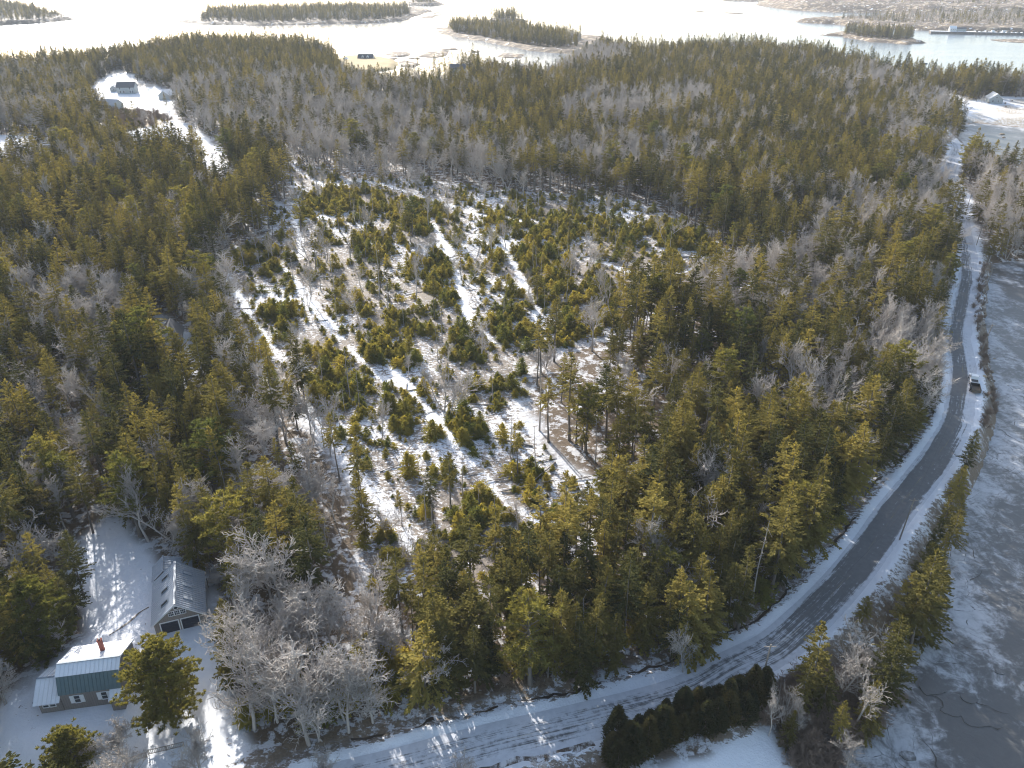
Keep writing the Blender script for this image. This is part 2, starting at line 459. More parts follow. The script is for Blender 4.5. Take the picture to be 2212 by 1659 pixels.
metal_roof('white_roof', (.74, .755, .77), .08)
metal_roof('teal_roof', (.115, .175, .19), .30)
metal_roof('dark_roof', (.10, .10, .105), .2)
metal_roof('ridge_cap', (.22, .26, .30), .25)
simple('white_trim', (.78, .78, .77), .55, .3, .06)
simple('dark_glass', (.035, .042, .05), .15, .6, .3)
simple('navy_door', (.028, .034, .05), .5, .4, .25, 5)
simple('brick', (.20, .065, .05), .85, .2, .35, 9)
simple('weathered_wood', (.26, .23, .20), .9, .2, .3, 6)
simple('truck_white', (.78, .78, .78), .3, .5, .05)
simple('black_paint_and_shade', (.022, .022, .024), .4, .4, .3)  # real black parts, and the painted shadow in the pickup bed
simple('trailer_bed', (.13, .105, .08), .85, .2, .4, 6)
simple('dry_grass', (.40, .31, .17), .9, .1, .3, .12)
simple('tyre', (.02, .02, .02), .9, .2, .2)
simple('tail_red', (.45, .02, .02), .35, .5, .1)
simple('boat_hull', (.70, .71, .72), .35, .5, .1)
simple('boat_dark', (.08, .10, .13), .4, .4, .2)
simple('pier_stone', (.16, .14, .125), .95, .2, .4, 1.2)
simple('wire', (.03, .03, .03), .6, .3, .1)
simple('snow_cap', (.84, .845, .86), .8, .2, .04)

# ------------------------------------------------------------------ mesh helpers
def mesh_np(name, v, quads=None, tris=None, mats=(), mi=None, smooth_=False):
    me = bpy.data.meshes.new(name)
    v = np.asarray(v, np.float32)
    nq = 0 if quads is None else len(quads); ntr = 0 if tris is None else len(tris)
    loops = []
    if nq: loops.append(np.asarray(quads, np.int32).ravel())
    if ntr: loops.append(np.asarray(tris, np.int32).ravel())
    lv = np.concatenate(loops) if loops else np.zeros(0, np.int32)
    me.vertices.add(len(v)); me.vertices.foreach_set('co', v.ravel())
    me.loops.add(len(lv)); me.loops.foreach_set('vertex_index', lv)
    me.polygons.add(nq + ntr)
    st = np.concatenate([np.arange(nq) * 4, nq * 4 + np.arange(ntr) * 3]).astype(np.int32)
    me.polygons.foreach_set('loop_start', st)
    for m in mats: me.materials.append(M[m])
    if mi is not None: me.polygons.foreach_set('material_index', np.asarray(mi, np.int32))
    if smooth_: me.polygons.foreach_set('use_smooth', np.ones(nq + ntr, bool))
    me.update(calc_edges=True); me.validate()
    return me
class MB:
    """collects boxes, prisms and tubes for one part"""
    def __init__(s): s.v = []; s.f = []
    def add(s, v, f):
        o = len(s.v); s.v += [tuple(p) for p in v]; s.f += [tuple(i + o for i in q) for q in f]; return s
    def box(s, x0, x1, y0, y1, z0, z1):
        v = [(x, y, z) for z in (z0, z1) for y in (y0, y1) for x in (x0, x1)]
        return s.add(v, [(0, 2, 3, 1), (4, 5, 7, 6), (0, 1, 5, 4), (2, 6, 7, 3), (0, 4, 6, 2), (1, 3, 7, 5)])
    def slab(s, a, b, c, d, t):
        """quad a b c d thickened downwards along its normal"""
        a, b, c, d = map(Vector, (a, b, c, d)); n = (b - a).cross(d - a).normalized() * t
        v = [a, b, c, d, a - n, b - n, c - n, d - n]
        return s.add(v, [(0, 1, 2, 3), (7, 6, 5, 4), (0, 4, 5, 1), (1, 5, 6, 2), (2, 6, 7, 3), (3, 7, 4, 0)])
    def prism(s, poly, y0, y1):
        """x-z outline pushed along y"""
        n = len(poly)
        v = [(x, y0, z) for x, z in poly] + [(x, y1, z) for x, z in poly]
        return s.add(v, [tuple(range(n)), tuple(range(2 * n - 1, n - 1, -1))] + [(i, i + n, (i + 1) % n + n, (i + 1) % n) for i in range(n)])
    def prismx(s, poly, x0, x1):
        n = len(poly)
        v = [(x0, y, z) for y, z in poly] + [(x1, y, z) for y, z in poly]
        return s.add(v, [tuple(range(n - 1, -1, -1)), tuple(range(n, 2 * n))] + [((i + 1) % n, (i + 1) % n + n, i + n, i) for i in range(n)])
    def prismz(s, poly, z0, z1):
        n = len(poly)
        v = [(x, y, z0) for x, y in poly] + [(x, y, z1) for x, y in poly]
        return s.add(v, [tuple(range(n - 1, -1, -1)), tuple(range(n, 2 * n))] + [(i, (i + 1) % n, (i + 1) % n + n, i + n) for i in range(n)])
    def tube(s, p0, p1, r0, r1, n=8):
        p0, p1 = Vector(p0), Vector(p1); d = (p1 - p0).normalized()
        u = d.orthogonal().normalized(); w = d.cross(u)
        v = []
        for p, r in ((p0, r0), (p1, r1)):
            for k in range(n):
                a = 2 * pi * k / n; v.append(p + u * (r * cos(a)) + w * (r * sin(a)))
        return s.add(v, [(k, (k + 1) % n, (k + 1) % n + n, k + n) for k in range(n)] + [tuple(range(n - 1, -1, -1)), tuple(range(n, 2 * n))])
    def mesh(s, name, mat):
        me = bpy.data.meshes.new(name); me.from_pydata([tuple(p) for p in s.v], [], s.f); me.materials.append(M[mat]); me.update(); return me
    def build(s, name, mat, parent=None, bevel=0.0):
        o = bpy.data.objects.new(name, s.mesh(name, mat)); COL.objects.link(o)
        if parent: o.parent = parent
        if bevel:
            b = o.modifiers.new('bevel', 'BEVEL'); b.width = bevel; b.segments = 2; b.limit_method = 'ANGLE'
        return o
def tag(o, label=None, cat=None, group=None, kind=None):
    if label: o['label'] = label
    if cat: o['category'] = cat
    if group: o['group'] = group
    if kind: o['kind'] = kind
    return o
def obj(name, me, parent=None, loc=None):
    o = bpy.data.objects.new(name, me); COL.objects.link(o)
    if parent: o.parent = parent
    if loc is not None: o.location = loc
    return o
def empty(name, loc, rz=0.0):
    o = bpy.data.objects.new(name, None); COL.objects.link(o); o.empty_display_size = .3
    o.location = loc; o.rotation_euler = (0, 0, rz); return o

# ------------------------------------------------------------------ ground
def build_ground():
    rows = np.concatenate([np.linspace(-60, 42, 12), np.geomspace(46, 1060, 470)])
    cols = np.sinh(np.linspace(-1.15, 1.15, 430)) / np.sinh(1.15)
    Y, Sx = np.meshgrid(rows, cols, indexing='ij')
    X = Sx * (.80 * np.maximum(Y, 20) + 95)
    x, y = X.ravel(), Y.ravel()
    d = land_d(x, y)
    z = H(x, y, d)
    v = np.stack([x, y, z], 1)
    nr, nc = X.shape
    i = (np.arange(nr - 1)[:, None] * nc + np.arange(nc - 1)[None]).ravel()
    q = np.stack([i, i + 1, i + nc + 1, i + nc], 1)
    keep = d.reshape(-1)[q].max(1) > -12
    q = q[keep]
    me = mesh_np('ground', v, quads=q, mats=('ground',), smooth_=True)
    # zones: R forest floor, G slash, B shore rock, A dry grass
    rd = dist_line(ROAD_C[::2], x, y)
    n = fnoise(x, y, 9, 2)
    soft = lambda P, w=3.0: smooth(-w, w, np.where(inside(P, x, y), 1, -1) * dist_line(P, x, y, True) + (n - .5) * 7)
    clear = soft(CLEAR); yard = soft(YARD, 2.0)
    open_ = np.maximum.reduce([clear, yard, soft(FARYARD), soft(FARFIELD), soft(LAWN), soft(FIELD, 1.5), soft(WOODHOUSE), soft(LEFTGAP), soft(SPITLAWN), soft(SHOREYARD)])
    open_ = np.maximum(open_, 1 - smooth(4.6, 7.2, rd + (n - .5) * 4))
    open_ = np.maximum(open_, 1 - smooth(2.5, 5.0, dist_line(DRIVE_C, x, y)))
    open_ = np.maximum(open_, 1 - smooth(2.5, 7.0, dist_line(FARDRIVE_C, x, y) + (fnoise(x, y, 12, 17) - .5) * 7))
    tr = np.full(x.shape, 1e9)
    for t in TRACKS: tr = np.minimum(tr, dist_line(t, x, y))
    track = (1 - smooth(.5, 1.9, tr)) * smooth(.2, .55, fnoise(x, y, 4, 19))
    open_ = np.maximum(open_, track * .8)
    forest = (1 - open_)
    nd = fnoise(x, y, 22, 7)
    slash = clear * (.74 + .9 * (nd - .42)) * (1 - .5 * track)
    slash = np.maximum(slash, .30 * yard * smooth(.55, .7, fnoise(x, y, 6, 4)))
    slash = np.maximum(slash, (.42 + .6 * n) * smooth(3.4, 5.2, rd) * (1 - smooth(8, 10, rd)))
    beach = (1 - smooth(1.5, 7, d + (n - .5) * 6)) * smooth(-1.5, 0, d) * (y > 330)
    beach = np.maximum(beach, .6 * (1 - smooth(1.0, 4, d)) * smooth(-1.5, 0, d))
    grass = np.maximum.reduce([.85 * soft(SPITLAWN, 5), .9 * soft(SHOREYARD, 4), soft(BROWNBR, 6), .8 * soft(FARYARD, 4) * smooth(.5, .62, fnoise(x, y, 26, 23)), .8 * soft(LAWN, 4) * smooth(.5, .62, fnoise(x, y, 24, 27))])
    ca = me.color_attributes.new('zone', 'FLOAT_COLOR', 'POINT')
    arr = np.clip(np.stack([forest, slash, beach, grass], 1), 0, 1).astype(np.float32)
    ca.data.foreach_set('color', arr.ravel())
    o = obj('ground', me); tag(o, 'snow covered ground with brown forest floor and slash', kind='structure')
build_ground()

def sheet(name, poly, z, mat, nseg=2):
    mb = MB(); mb.v = [(p[0], p[1], z) for p in poly]; mb.f = [tuple(range(len(poly)))]
    return mb.build(name, mat)
o = sheet('sea', [(-6000, 60), (6000, 60), (9000, 13000), (-9000, 13000)], 0.0, 'sea'); tag(o, kind='structure')

def ice_sheet(name, pts, step, z):
    P = upoly(pts)
    x0, y0 = P.min(0); x1, y1 = P.max(0)
    xs = np.arange(x0, x1 + step, step); ys = np.arange(y0, y1 + step, step)
    X, Y = np.meshgrid(xs, ys); x, y = X.ravel(), Y.ravel()
    nc = len(xs); nr = len(ys)
    i = (np.arange(nr - 1)[:, None] * nc + np.arange(nc - 1)[None]).ravel()
    q = np.stack([i, i + 1, i + nc + 1, i + nc], 1)
    d = land_d(x, y)
    ins = inside(P, x, y) & (d < 5)
    q = q[ins[q].all(1)]
    zz = z + .12 * (fnoise(x, y, 5, 2) - .5) * smooth(0, 10, 14 + d)
    me = mesh_np(name, np.stack([x, y, zz], 1), quads=q, mats=('ice',), smooth_=True)
    a = me.attributes.new('shore', 'FLOAT', 'POINT')
    a.data.foreach_set('value', (smooth(-15, -1, d + (fnoise(x, y, 8) - .5) * 10)).astype(np.float32))
    o = obj(name, me); tag(o, kind='structure'); return o
cove_ice = ice_sheet('ice', [(1400, 2000), (1850, 1400), (2060, 1000), (2080, 555), (2900, 540), (3600, 1000), (3600, 2000)], 1.5, .28)
ice_sheet('ice', [(2040, 245), (2040, 410), (2900, 480), (2900, 275)], 3.0, .22)

# ------------------------------------------------------------------ road, drive, ditch
def ribbon(name, c, w, mat, lift, nx=9, kind='structure', snowy=None, jag=0.0, zf=None):
    t = np.gradient(c, axis=0); t /= np.linalg.norm(t, axis=1)[:, None] + 1e-9
    nrm = np.stack([t[:, 1], -t[:, 0]], 1)
    s = np.concatenate([[0], np.cumsum(np.linalg.norm(np.diff(c, axis=0), axis=1))])
    us = np.linspace(-w, w, nx)
    U = us[None] * (1 + jag * (np.stack([vnoise(s, s * 0, 1.7, 3), vnoise(s, s * 0, 1.3, 8)], 1)[:, (us > 0).astype(int)] - .5) * 2)
    P = c[:, None, :] + nrm[:, None, :] * U[:, :, None]
    x, y = P[..., 0].ravel(), P[..., 1].ravel()
    z = H(x, y) + lift
    n, m = len(c), nx
    i = (np.arange(n - 1)[:, None] * m + np.arange(m - 1)[None]).ravel()
    q = np.stack([i, i + 1, i + m + 1, i + m], 1)
    me = mesh_np(name, np.stack([x, y, z], 1), quads=q, mats=(mat,), smooth_=True)
    uvl = me.uv_layers.new(name='UVMap')
    li = np.zeros(len(me.loops), np.int32); me.loops.foreach_get('vertex_index', li)
    Uf = np.broadcast_to(us[None], (n, m)).ravel(); Vf = np.repeat(s, m)
    uvl.data.foreach_set('uv', np.stack([Uf[li], Vf[li]], 1).astype(np.float32).ravel())
    if snowy is not None:
        a = me.attributes.new('snowy', 'FLOAT', 'POINT'); a.data.foreach_set('value', snowy(x, y, Uf).astype(np.float32))
    o = obj(name, me); tag(o, kind=kind); return o
def road_snow(x, y, u):
    far = smooth(185, 330, y)
    near = 1 - smooth(70, 110, y)
    right = smooth(.4, 1.2, u) * smooth(130, 165, y)
    return np.clip(.16 + near * .7 + far * .6 + right * .9, 0, 1)
ribbon('road', ROAD_C, 3.3, 'road', .012, 11, snowy=road_snow)
ribbon('driveway', DRIVE_C, 2.0, 'drive', .02, 5)
ribbon('driveway', FARDRIVE_C, 2.0, 'drive', .03, 5)
sd = catmull(upoly([(960, 1740), (1050, 1672), (1160, 1628), (1280, 1592)], 4.0), 2.0)
ribbon('side_road', sd, 2.2, 'side_road', .008, 5)
def offset_line(c, off, wob, s):
    t = np.gradient(c, axis=0); t /= np.linalg.norm(t, axis=1)[:, None] + 1e-9
    nrm = np.stack([t[:, 1], -t[:, 0]], 1)
    k = np.arange(len(c))
    return c + nrm * (off + wob * (fnoise(k * 2.5, k * 0, 6, s) - .5))[:, None]
seg = ROAD_C[(ROAD_C[:, 1] < 175) & (ROAD_C[:, 0] > -25)]
left = offset_line(seg, -5.9, 3.2, 4)
L1 = catmull(left[::2], .5)
k_ = np.arange(len(L1))
L1 = L1 + np.column_stack([fnoise(k_, k_ * 0, 5, 21) - .5, fnoise(k_, k_ * 0, 4, 31) - .5]) * 1.5
for a, b in ((.02, .05), (.07, .09), (.12, .14), (.16, .23), (.25, .30), (.32, .45), (.47, .50), (.53, .60), (.64, .70), (.74, .80), (.85, .9)):
    part = L1[int(a * len(L1)):int(b * len(L1))]
    if len(part) > 6: ribbon('ditch', part, .22, 'ditch', .07, 3, jag=1.0)

# ------------------------------------------------------------------ islands and far shores
def island(name, pts, hgt, mat='rock', step=4.0, slope=10.0, z=0.0, label=None):
    P = upoly(pts)
    x0, y0 = P.min(0) - step; x1, y1 = P.max(0) + step
    xs = np.arange(x0, x1 + step, step); ys = np.arange(y0, y1 + step, step * 1.0)
    X, Y = np.meshgrid(xs, ys); x, y = X.ravel(), Y.ravel()
    d = dist_line(P, x, y, True); d = np.where(inside(P, x, y), d, -d) + (fnoise(x, y, 22, 5) - .5) * 16 * min(1, slope / 10)
    zz = np.where(d > 0, smooth(0, slope, d) * hgt * (.55 + .9 * fnoise(x, y, 30, 1)) , np.maximum(d * .3, -2) - .1)
    nc, nr = len(xs), len(ys)
    i = (np.arange(nr - 1)[:, None] * nc + np.arange(nc - 1)[None]).ravel()
    q = np.stack([i, i + 1, i + nc + 1, i + nc], 1)
    q = q[d[q].max(1) > -5]
    me = mesh_np(name, np.stack([x, y, zz], 1), quads=q, mats=(mat,), smooth_=True)
    o = obj(name, me); tag(o, label, kind='structure')
    return P
ISL = {}
ISL['c'] = island('island', [(936, 70), (965, 76), (1010, 84), (1080, 97), (1150, 110), (1239, 119), (1275, 113), (1322, 86), (1290, 79), (1255, 76), (1150, 60), (1040, 50), (975, 55)], 2.6, step=3)
island('shore_spit', [(715, 142), (738, 122), (765, 120), (812, 121), (850, 130), (866, 141), (856, 150), (815, 156), (760, 158), (725, 154)], 1.9, 'dry_grass', 2.5, 8)
ISL['cb'] = island('island', [(1050, 45), (1080, 48), (1135, 48), (1140, 45), (1110, 39), (1060, 39)], 2.5, step=5)
ISL['l'] = island('island', [(318, 50), (380, 47), (430, 53), (560, 56), (700, 53), (800, 51), (870, 45), (905, 33), (935, 24), (900, 17), (800, 19), (600, 23), (440, 28), (400, 44)], 3.5, step=7)
ISL['tl'] = island('island', [(-500, 78), (0, 55), (100, 49), (162, 43), (140, 36), (60, 18), (0, 6), (-500, 2)], 6, step=8)
ISL['t'] = island('island', [(878, 12), (945, 13), (960, 10), (930, 2), (880, 1)], 5, step=12)
ISL['r'] = island('island', [(1762, 76), (1815, 79), (1880, 91), (1960, 96), (2000, 93), (1975, 84), (1900, 76), (1818, 70)], 2.6, step=3)
ISL['fr'] = island('island', [(1715, 47), (1800, 53), (1900, 60), (2010, 67), (2110, 70), (2400, 74), (2700, 60), (2400, 20), (2100, 28), (1950, 38), (1800, 42)], 6, step=8)
ISL['ftop'] = island('island', [(1630, 11), (1700, 22), (1800, 27), (1900, 29), (2000, 34), (2400, 40), (2900, 30), (2900, -40), (2300, -60), (1900, -30), (1640, 0)], 16, step=14, slope=60)
ISL['fl2'] = island('island', [(1555, 2), (1630, 4), (1660, 2), (1620, -2)], 3, step=12)
for pts in ([(832, 118), (850, 112), (888, 114), (886, 122), (850, 124)], [(900, 122), (920, 112), (970, 111), (968, 119), (940, 126)], [(949, 108), (985, 103), (990, 107), (960, 110)],
            [(1072, 122), (1085, 114), (1132, 118), (1125, 126), (1090, 126)], [(856, 144), (864, 132), (880, 130), (905, 138), (900, 147)], [(826, 128), (860, 126), (850, 130)],
            [(1560, 27), (1610, 29), (1590, 31)], [(1500, 24), (1525, 25), (1510, 27)], [(920, 28), (955, 27), (940, 30)], [(900, 38), (960, 30), (930, 40)], [(1310, 96), (1330, 93), (1335, 97)],
            [(880, 127), (905, 124), (910, 128)], [(1000, 112), (1040, 110), (1030, 114)], [(935, 62), (965, 60), (960, 65)]):
    island('rock_ledge', pts, .9, step=2.0, slope=4)
island('rock_ledge', [(2135, 86), (2250, 84), (2250, 95), (2160, 90)], .7, step=3.0, slope=4)

# ------------------------------------------------------------------ trees: one mesh set for each form
def kites(b, d, ln, wd, rng, roll=.5):
    """leaf sprays: flat kites from b along d"""
    n = len(b)
    d = d / (np.linalg.norm(d, axis=1)[:, None] + 1e-9)
    up = np.tile([0, 0, 1.0], (n, 1)) + rng.normal(0, roll, (n, 3))
    s = np.cross(d, up); s /= np.linalg.norm(s, axis=1)[:, None] + 1e-9
    ln = ln[:, None]; wd = wd[:, None]
    mid = b + d * ln * .5
    v = np.stack([b, mid + s * wd, b + d * ln - np.array([0, 0, .06]) * ln, mid - s * wd], 1).reshape(-1, 3)
    q = np.arange(4 * n).reshape(n, 4)
    return v, q
def tubes(segs, n):
    """segs: array (k,8): p0 p1 r0 r1"""
    segs = np.asarray(segs, float)
    if not len(segs): return np.zeros((0, 3)), np.zeros((0, 4), int)
    p0, p1 = segs[:, :3], segs[:, 3:6]
    d = p1 - p0; d /= np.linalg.norm(d, axis=1)[:, None] + 1e-9
    ref = np.where(np.abs(d[:, 2:3]) > .9, [[1.0, 0, 0]], [[0, 0, 1.0]])
    u = np.cross(d, ref); u /= np.linalg.norm(u, axis=1)[:, None]; w = np.cross(d, u)
    a = 2 * pi * np.arange(n) / n
    ring = u[:, None] * np.cos(a)[None, :, None] + w[:, None] * np.sin(a)[None, :, None]
    v = np.stack([p0[:, None] + ring * segs[:, 6, None, None], p1[:, None] + ring * segs[:, 7, None, None]], 1).reshape(-1, 3)
    k = np.arange(n); base = np.stack([k, (k + 1) % n, (k + 1) % n + n, k + n], 1)
    q = (base[None] + (np.arange(len(segs)) * 2 * n)[:, None, None]).reshape(-1, 4)
    return v, q
def trunk_segs(Ht, r, rng, bend=.25, n=6, top=.12):
    z = np.linspace(0, Ht, n + 1)
    off = np.cumsum(rng.normal(0, bend / n, (n + 1, 2)), 0); off[0] = 0
    p = np.column_stack([off, z]); p[0, 2] = -.4
    rr = r * (1 - (1 - top) * (z / Ht) ** .8); rr[0] *= 1.25
    return np.column_stack([p[:-1], p[1:], rr[:-1], rr[1:]]), p
def conifer(seed, Ht, R, clear, step=.62, nb=(6, 9), blade=.62, wide=.105, shape=.78, lean=.5, stubs=10, gap=0.0, sides=5):
    rng = np.random.default_rng(seed)
    ts, tp = trunk_segs(Ht, Ht * .011 + .03, rng, .35)
    bs, ds, ls, ws = [], [], [], []
    z = clear * Ht
    lop = rng.uniform(0, 2 * pi)
    while z < Ht * .975:
        f = (z - clear * Ht) / (Ht * (1 - clear))
        r = R * min(1, (1 - f) ** shape * 1.06 + .03) * (.65 + .35 * min(1, f * 5 + .3))
        c = np.array([np.interp(z, tp[:, 2], tp[:, 0]), np.interp(z, tp[:, 2], tp[:, 1])])
        for k in range(rng.integers(*nb)):
            if rng.random() < gap: continue
            az = rng.uniform(0, 2 * pi)
            L = r * rng.uniform(.55, 1.12) * (1 + .18 * cos(az - lop))
            el = -.30 + .95 * f + rng.normal(0, .12)
            m = max(3, int(L / .24))
            s = np.linspace(.22, 1, m) * L
            hd = np.array([cos(az), sin(az)])
            px = c[None] + hd[None] * (s * cos(el))[:, None]
            pz = z + s * sin(el) - .10 * s ** 1.5 * (1 - f) + .05 * (s / L) ** 3 * L
            P = np.column_stack([px, pz])
            for sg in (-1, 0, 1):
                ang = az + sg * rng.uniform(.45, 1.0, m) if sg else np.full(m, az)
                e = el * .8 + rng.normal(-.06, .16, m)
                D = np.column_stack([np.cos(ang) * np.cos(e), np.sin(ang) * np.cos(e), np.sin(e)])
                taper = (1.15 - .5 * s / L) * (1.0 - .55 * f)
                bs.append(P + rng.normal(0, .05, P.shape)); ds.append(D)
                ls.append(blade * taper * rng.uniform(.7, 1.25, m)); ws.append(wide * rng.uniform(.7, 1.3, m))
        z += step * rng.uniform(.75, 1.3) * (1.0 - .35 * f)
    n = 14
    bs.append(np.column_stack([np.full(n, tp[-1, 0]), np.full(n, tp[-1, 1]), Ht * .965 + rng.uniform(-.5, .3, n)]))
    D = rng.normal(0, .35, (n, 3)); D[:, 2] = 1; ds.append(D); ls.append(rng.uniform(.4, .8, n)); ws.append(np.full(n, .09))
    cv, cq = kites(np.vstack(bs), np.vstack(ds), np.concatenate(ls), np.concatenate(ws), rng)
    st = []
    for _ in range(stubs):
        zz = rng.uniform(.12, max(.15, clear)) * Ht; a = rng.uniform(0, 2 * pi); L = rng.uniform(.5, 1.6)
        p = np.array([np.interp(zz, tp[:, 2], tp[:, 0]), np.interp(zz, tp[:, 2], tp[:, 1]), zz])
        st.append(np.r_[p, p + np.array([cos(a) * L, sin(a) * L, rng.uniform(-.3, .1) * L]), .028, .012])
    a, b = tubes(ts, sides); 
    if st:
        a2, b2 = tubes(st, 3); b = np.vstack([b, b2 + len(a)]); a = np.vstack([a, a2])
    return (a, b), (cv, cq)
def pine(seed, Ht, R, clear, dens=1.3, tuft=18, blade=.6):
    rng = np.random.default_rng(seed)
    ts, tp = trunk_segs(Ht, Ht * .016 + .05, rng, .5)
    segs = list(ts); bs, ds, ls, ws = [], [], [], []
    z = clear * Ht
    while z < Ht * .97:
        f = (z - clear * Ht) / (Ht * (1 - clear))
        r = R * (sin(pi * min(1, .22 + .80 * f)) ** .7 + .08)
        c = np.array([np.interp(z, tp[:, 2], tp[:, 0]), np.interp(z, tp[:, 2], tp[:, 1]), z])
        for k in range(int(rng.integers(3, 6) * dens)):
            az = rng.uniform(0, 2 * pi); el = rng.uniform(-.05, .35) + .45 * f; L = r * rng.uniform(.5, 1.1)
            dv = np.array([cos(az) * cos(el), sin(az) * cos(el), sin(el)])
            segs.append(np.r_[c, c + dv * L * .9, .05, .018])
            for t in np.arange(.35, 1.05, .34 / max(L, .5)):
                q = c + dv * L * t + rng.normal(0, .22, 3) * np.array([1, 1, .6])
                D = rng.normal(0, 1, (tuft, 3)); D[:, 2] = np.abs(D[:, 2]) * .8 + .1; D += dv * .7
                bs.append(np.tile(q, (tuft, 1))); ds.append(D); ls.append(blade * rng.uniform(.6, 1.2, tuft)); ws.append(.055 * rng.uniform(.7, 1.3, tuft))
        z += rng.uniform(.45, .85)
    a, b = tubes(segs, 5)
    cv, cq = kites(np.vstack(bs), np.vstack(ds), np.concatenate(ls), np.concatenate(ws), rng, .9)
    return (a, b), (cv, cq)
def bare(seed, Ht, spread, stems=1, fork=.38, dens=1.0, twig=.034, up=.10, top=4):
    rng = np.random.default_rng(seed)
    thick, limbs, tw = [], [], []
    def grow(p, d, L, r, lev):
        n = 5 if lev < 2 else 4 if lev == 2 else 3
        st = L / n
        for i in range(n):
            d = d + rng.normal(0, (.10, .17, .24, .30, .3)[lev], 3); d[2] += up * (1.2 if lev else .5)
            d = d / np.linalg.norm(d)
            q = p + d * st
            r1 = max(r * (1 - .8 * (i + 1) / n) if lev else r * (1 - .55 / n), twig * .5)
            (thick if lev == 0 else limbs if r > .045 else tw).append(np.r_[p, q, r, r1])
            p, r_ = q, r
            r = r1
            if lev < top:
                fr = (i + 1) / n
                if lev == 0 and fr < fork: continue
                k = (2, 1, 1, 0)[lev] + (rng.random() < (.6, .8, .7, .6)[lev] * dens)
                for _ in range(k):
                    a = rng.uniform(0, 2 * pi); u = np.cross(d, [0.3, .2, 1.0]); u /= np.linalg.norm(u); w = np.cross(d, u)
                    sp = rng.uniform(.5, 1.0) * spread * (1.0 if lev else .95)
                    dn = d * cos(sp) + (u * cos(a) + w * sin(a)) * sin(sp)
                    grow(p, dn, L * rng.uniform(.42, .66) * (1 - .30 * fr if lev else 1.05 - .35 * fr), max(r_ * rng.uniform(.45, .66), twig), lev + 1)
    for s in range(stems):
        d = np.array([0, 0, 1.0]) + (rng.normal(0, .22, 3) if stems > 1 else rng.normal(0, .04, 3))
        grow(np.array([rng.normal(0, .25) * (stems > 1), rng.normal(0, .25) * (stems > 1), -.3]), d / np.linalg.norm(d), Ht * .72, Ht * .0135 / stems ** .4 + .02, 0)
    a, b = tubes(thick, 6)
    c1, q1 = tubes(limbs, 4); c2, q2 = tubes(tw, 3)
    v = np.vstack([c1, c2]); q = np.vstack([q1, q2 + len(c1)])
    s = Ht / max(v[:, 2].max(), .1)
    return (a * s, b), (v * s, q)
def snag(seed, Ht, top=.25):
    rng = np.random.default_rng(seed)
    ts, tp = trunk_segs(Ht, Ht * .008 + .035, rng, .5, top=.25)
    st = []
    for _ in range(26):
        zz = (rng.random() ** .6) * Ht * .97; a = rng.uniform(0, 2 * pi); L = rng.uniform(.3, 1.3) * (.5 + .7 * zz / Ht)
        p = np.array([np.interp(zz, tp[:, 2], tp[:, 0]), np.interp(zz, tp[:, 2], tp[:, 1]), zz])
        st.append(np.r_[p, p + np.array([cos(a) * L, sin(a) * L, rng.uniform(-.35, .35) * L]), .026, .010])
    bs = []; n = int(150 * top)
    a, b = tubes(ts, 5); c, q = tubes(st, 3)
    return (a, b), (c, q)

KINDS = {}
SRC = {}
def make_kind(name, parts, mats, labels=('trunk', 'crown')):
    """parts: list of ((trunk v,q),(crown v,q)); stores a mesh for each part and one joined mesh"""
    out = []
    coll = bpy.data.collections.new(name + '_forms')
    for k, ((tv, tq), (cv, cq)) in enumerate(parts):
        mt = mesh_np(name + '_' + labels[0], tv, quads=tq, mats=(mats[0],), smooth_=True)
        mc = mesh_np(name + '_' + labels[1], cv, quads=cq, mats=(mats[1],))
        mi = np.r_[np.zeros(len(tq)), np.ones(len(cq))]
        mj = mesh_np(name, np.vstack([tv, cv]), quads=np.vstack([tq, cq + len(tv)]), mats=mats, mi=mi)
        o = bpy.data.objects.new('%s_%02d' % (name, k), mj); coll.objects.link(o)
        out.append((mt, mc, mj))
    KINDS[name] = out; SRC[name] = coll
make_kind('spruce', [conifer(100 + i, h, r, c, stubs=8, gap=g) for i, (h, r, c, g) in enumerate([(15, 3.0, .30, 0), (16, 3.3, .38, .1), (14, 2.9, .12, 0), (16.5, 2.7, .42, .1), (13, 3.0, .10, 0), (15.5, 2.4, .34, .2), (14.5, 3.5, .28, .12), (14, 2.5, .26, .05), (15, 2.2, .2, .3), (12.5, 3.2, .2, .05)])],
          ('spruce_bark', 'spruce_needles'))
make_kind('tall', [conifer(200 + i, h, r, c, stubs=22, gap=.18, shape=.66) for i, (h, r, c) in enumerate([(17, 2.5, .48), (18, 2.3, .56), (16, 2.6, .42), (17, 2.0, .60)])], ('spruce_bark', 'spruce_needles'))
make_kind('pine', [pine(300 + i, h, r, c) for i, (h, r, c) in enumerate([(15, 3.3, .35), (16, 3.0, .45), (14, 3.6, .30)])], ('spruce_bark', 'pine_needles'))
make_kind('bare', [bare(400 + i, h, s, n, f, dn) for i, (h, s, n, f, dn) in enumerate([(13, .85, 1, .42, .7), (14, .75, 1, .5, .8), (12, .95, 2, .3, .4), (15, .7, 1, .52, .7), (13, .8, 3, .35, .1), (11, .9, 1, .35, .8), (14, .6, 2, .5, .3)])],
          ('grey_bark', 'grey_bark'), ('trunk', 'branches'))
make_kind('oldbare', [bare(950 + i, h, s, n, f, dn * 1.25, .040, .09, 3 if n < 3 else 4) for i, (h, s, n, f, dn) in enumerate([(13, .95, 1, .30, 1.1), (12, .95, 2, .22, .8), (10, .8, 4, .10, .3), (13, .85, 1, .36, 1.2), (12, .9, 1, .25, 1.2)])], ('grey_bark', 'grey_bark'), ('trunk', 'branches'))
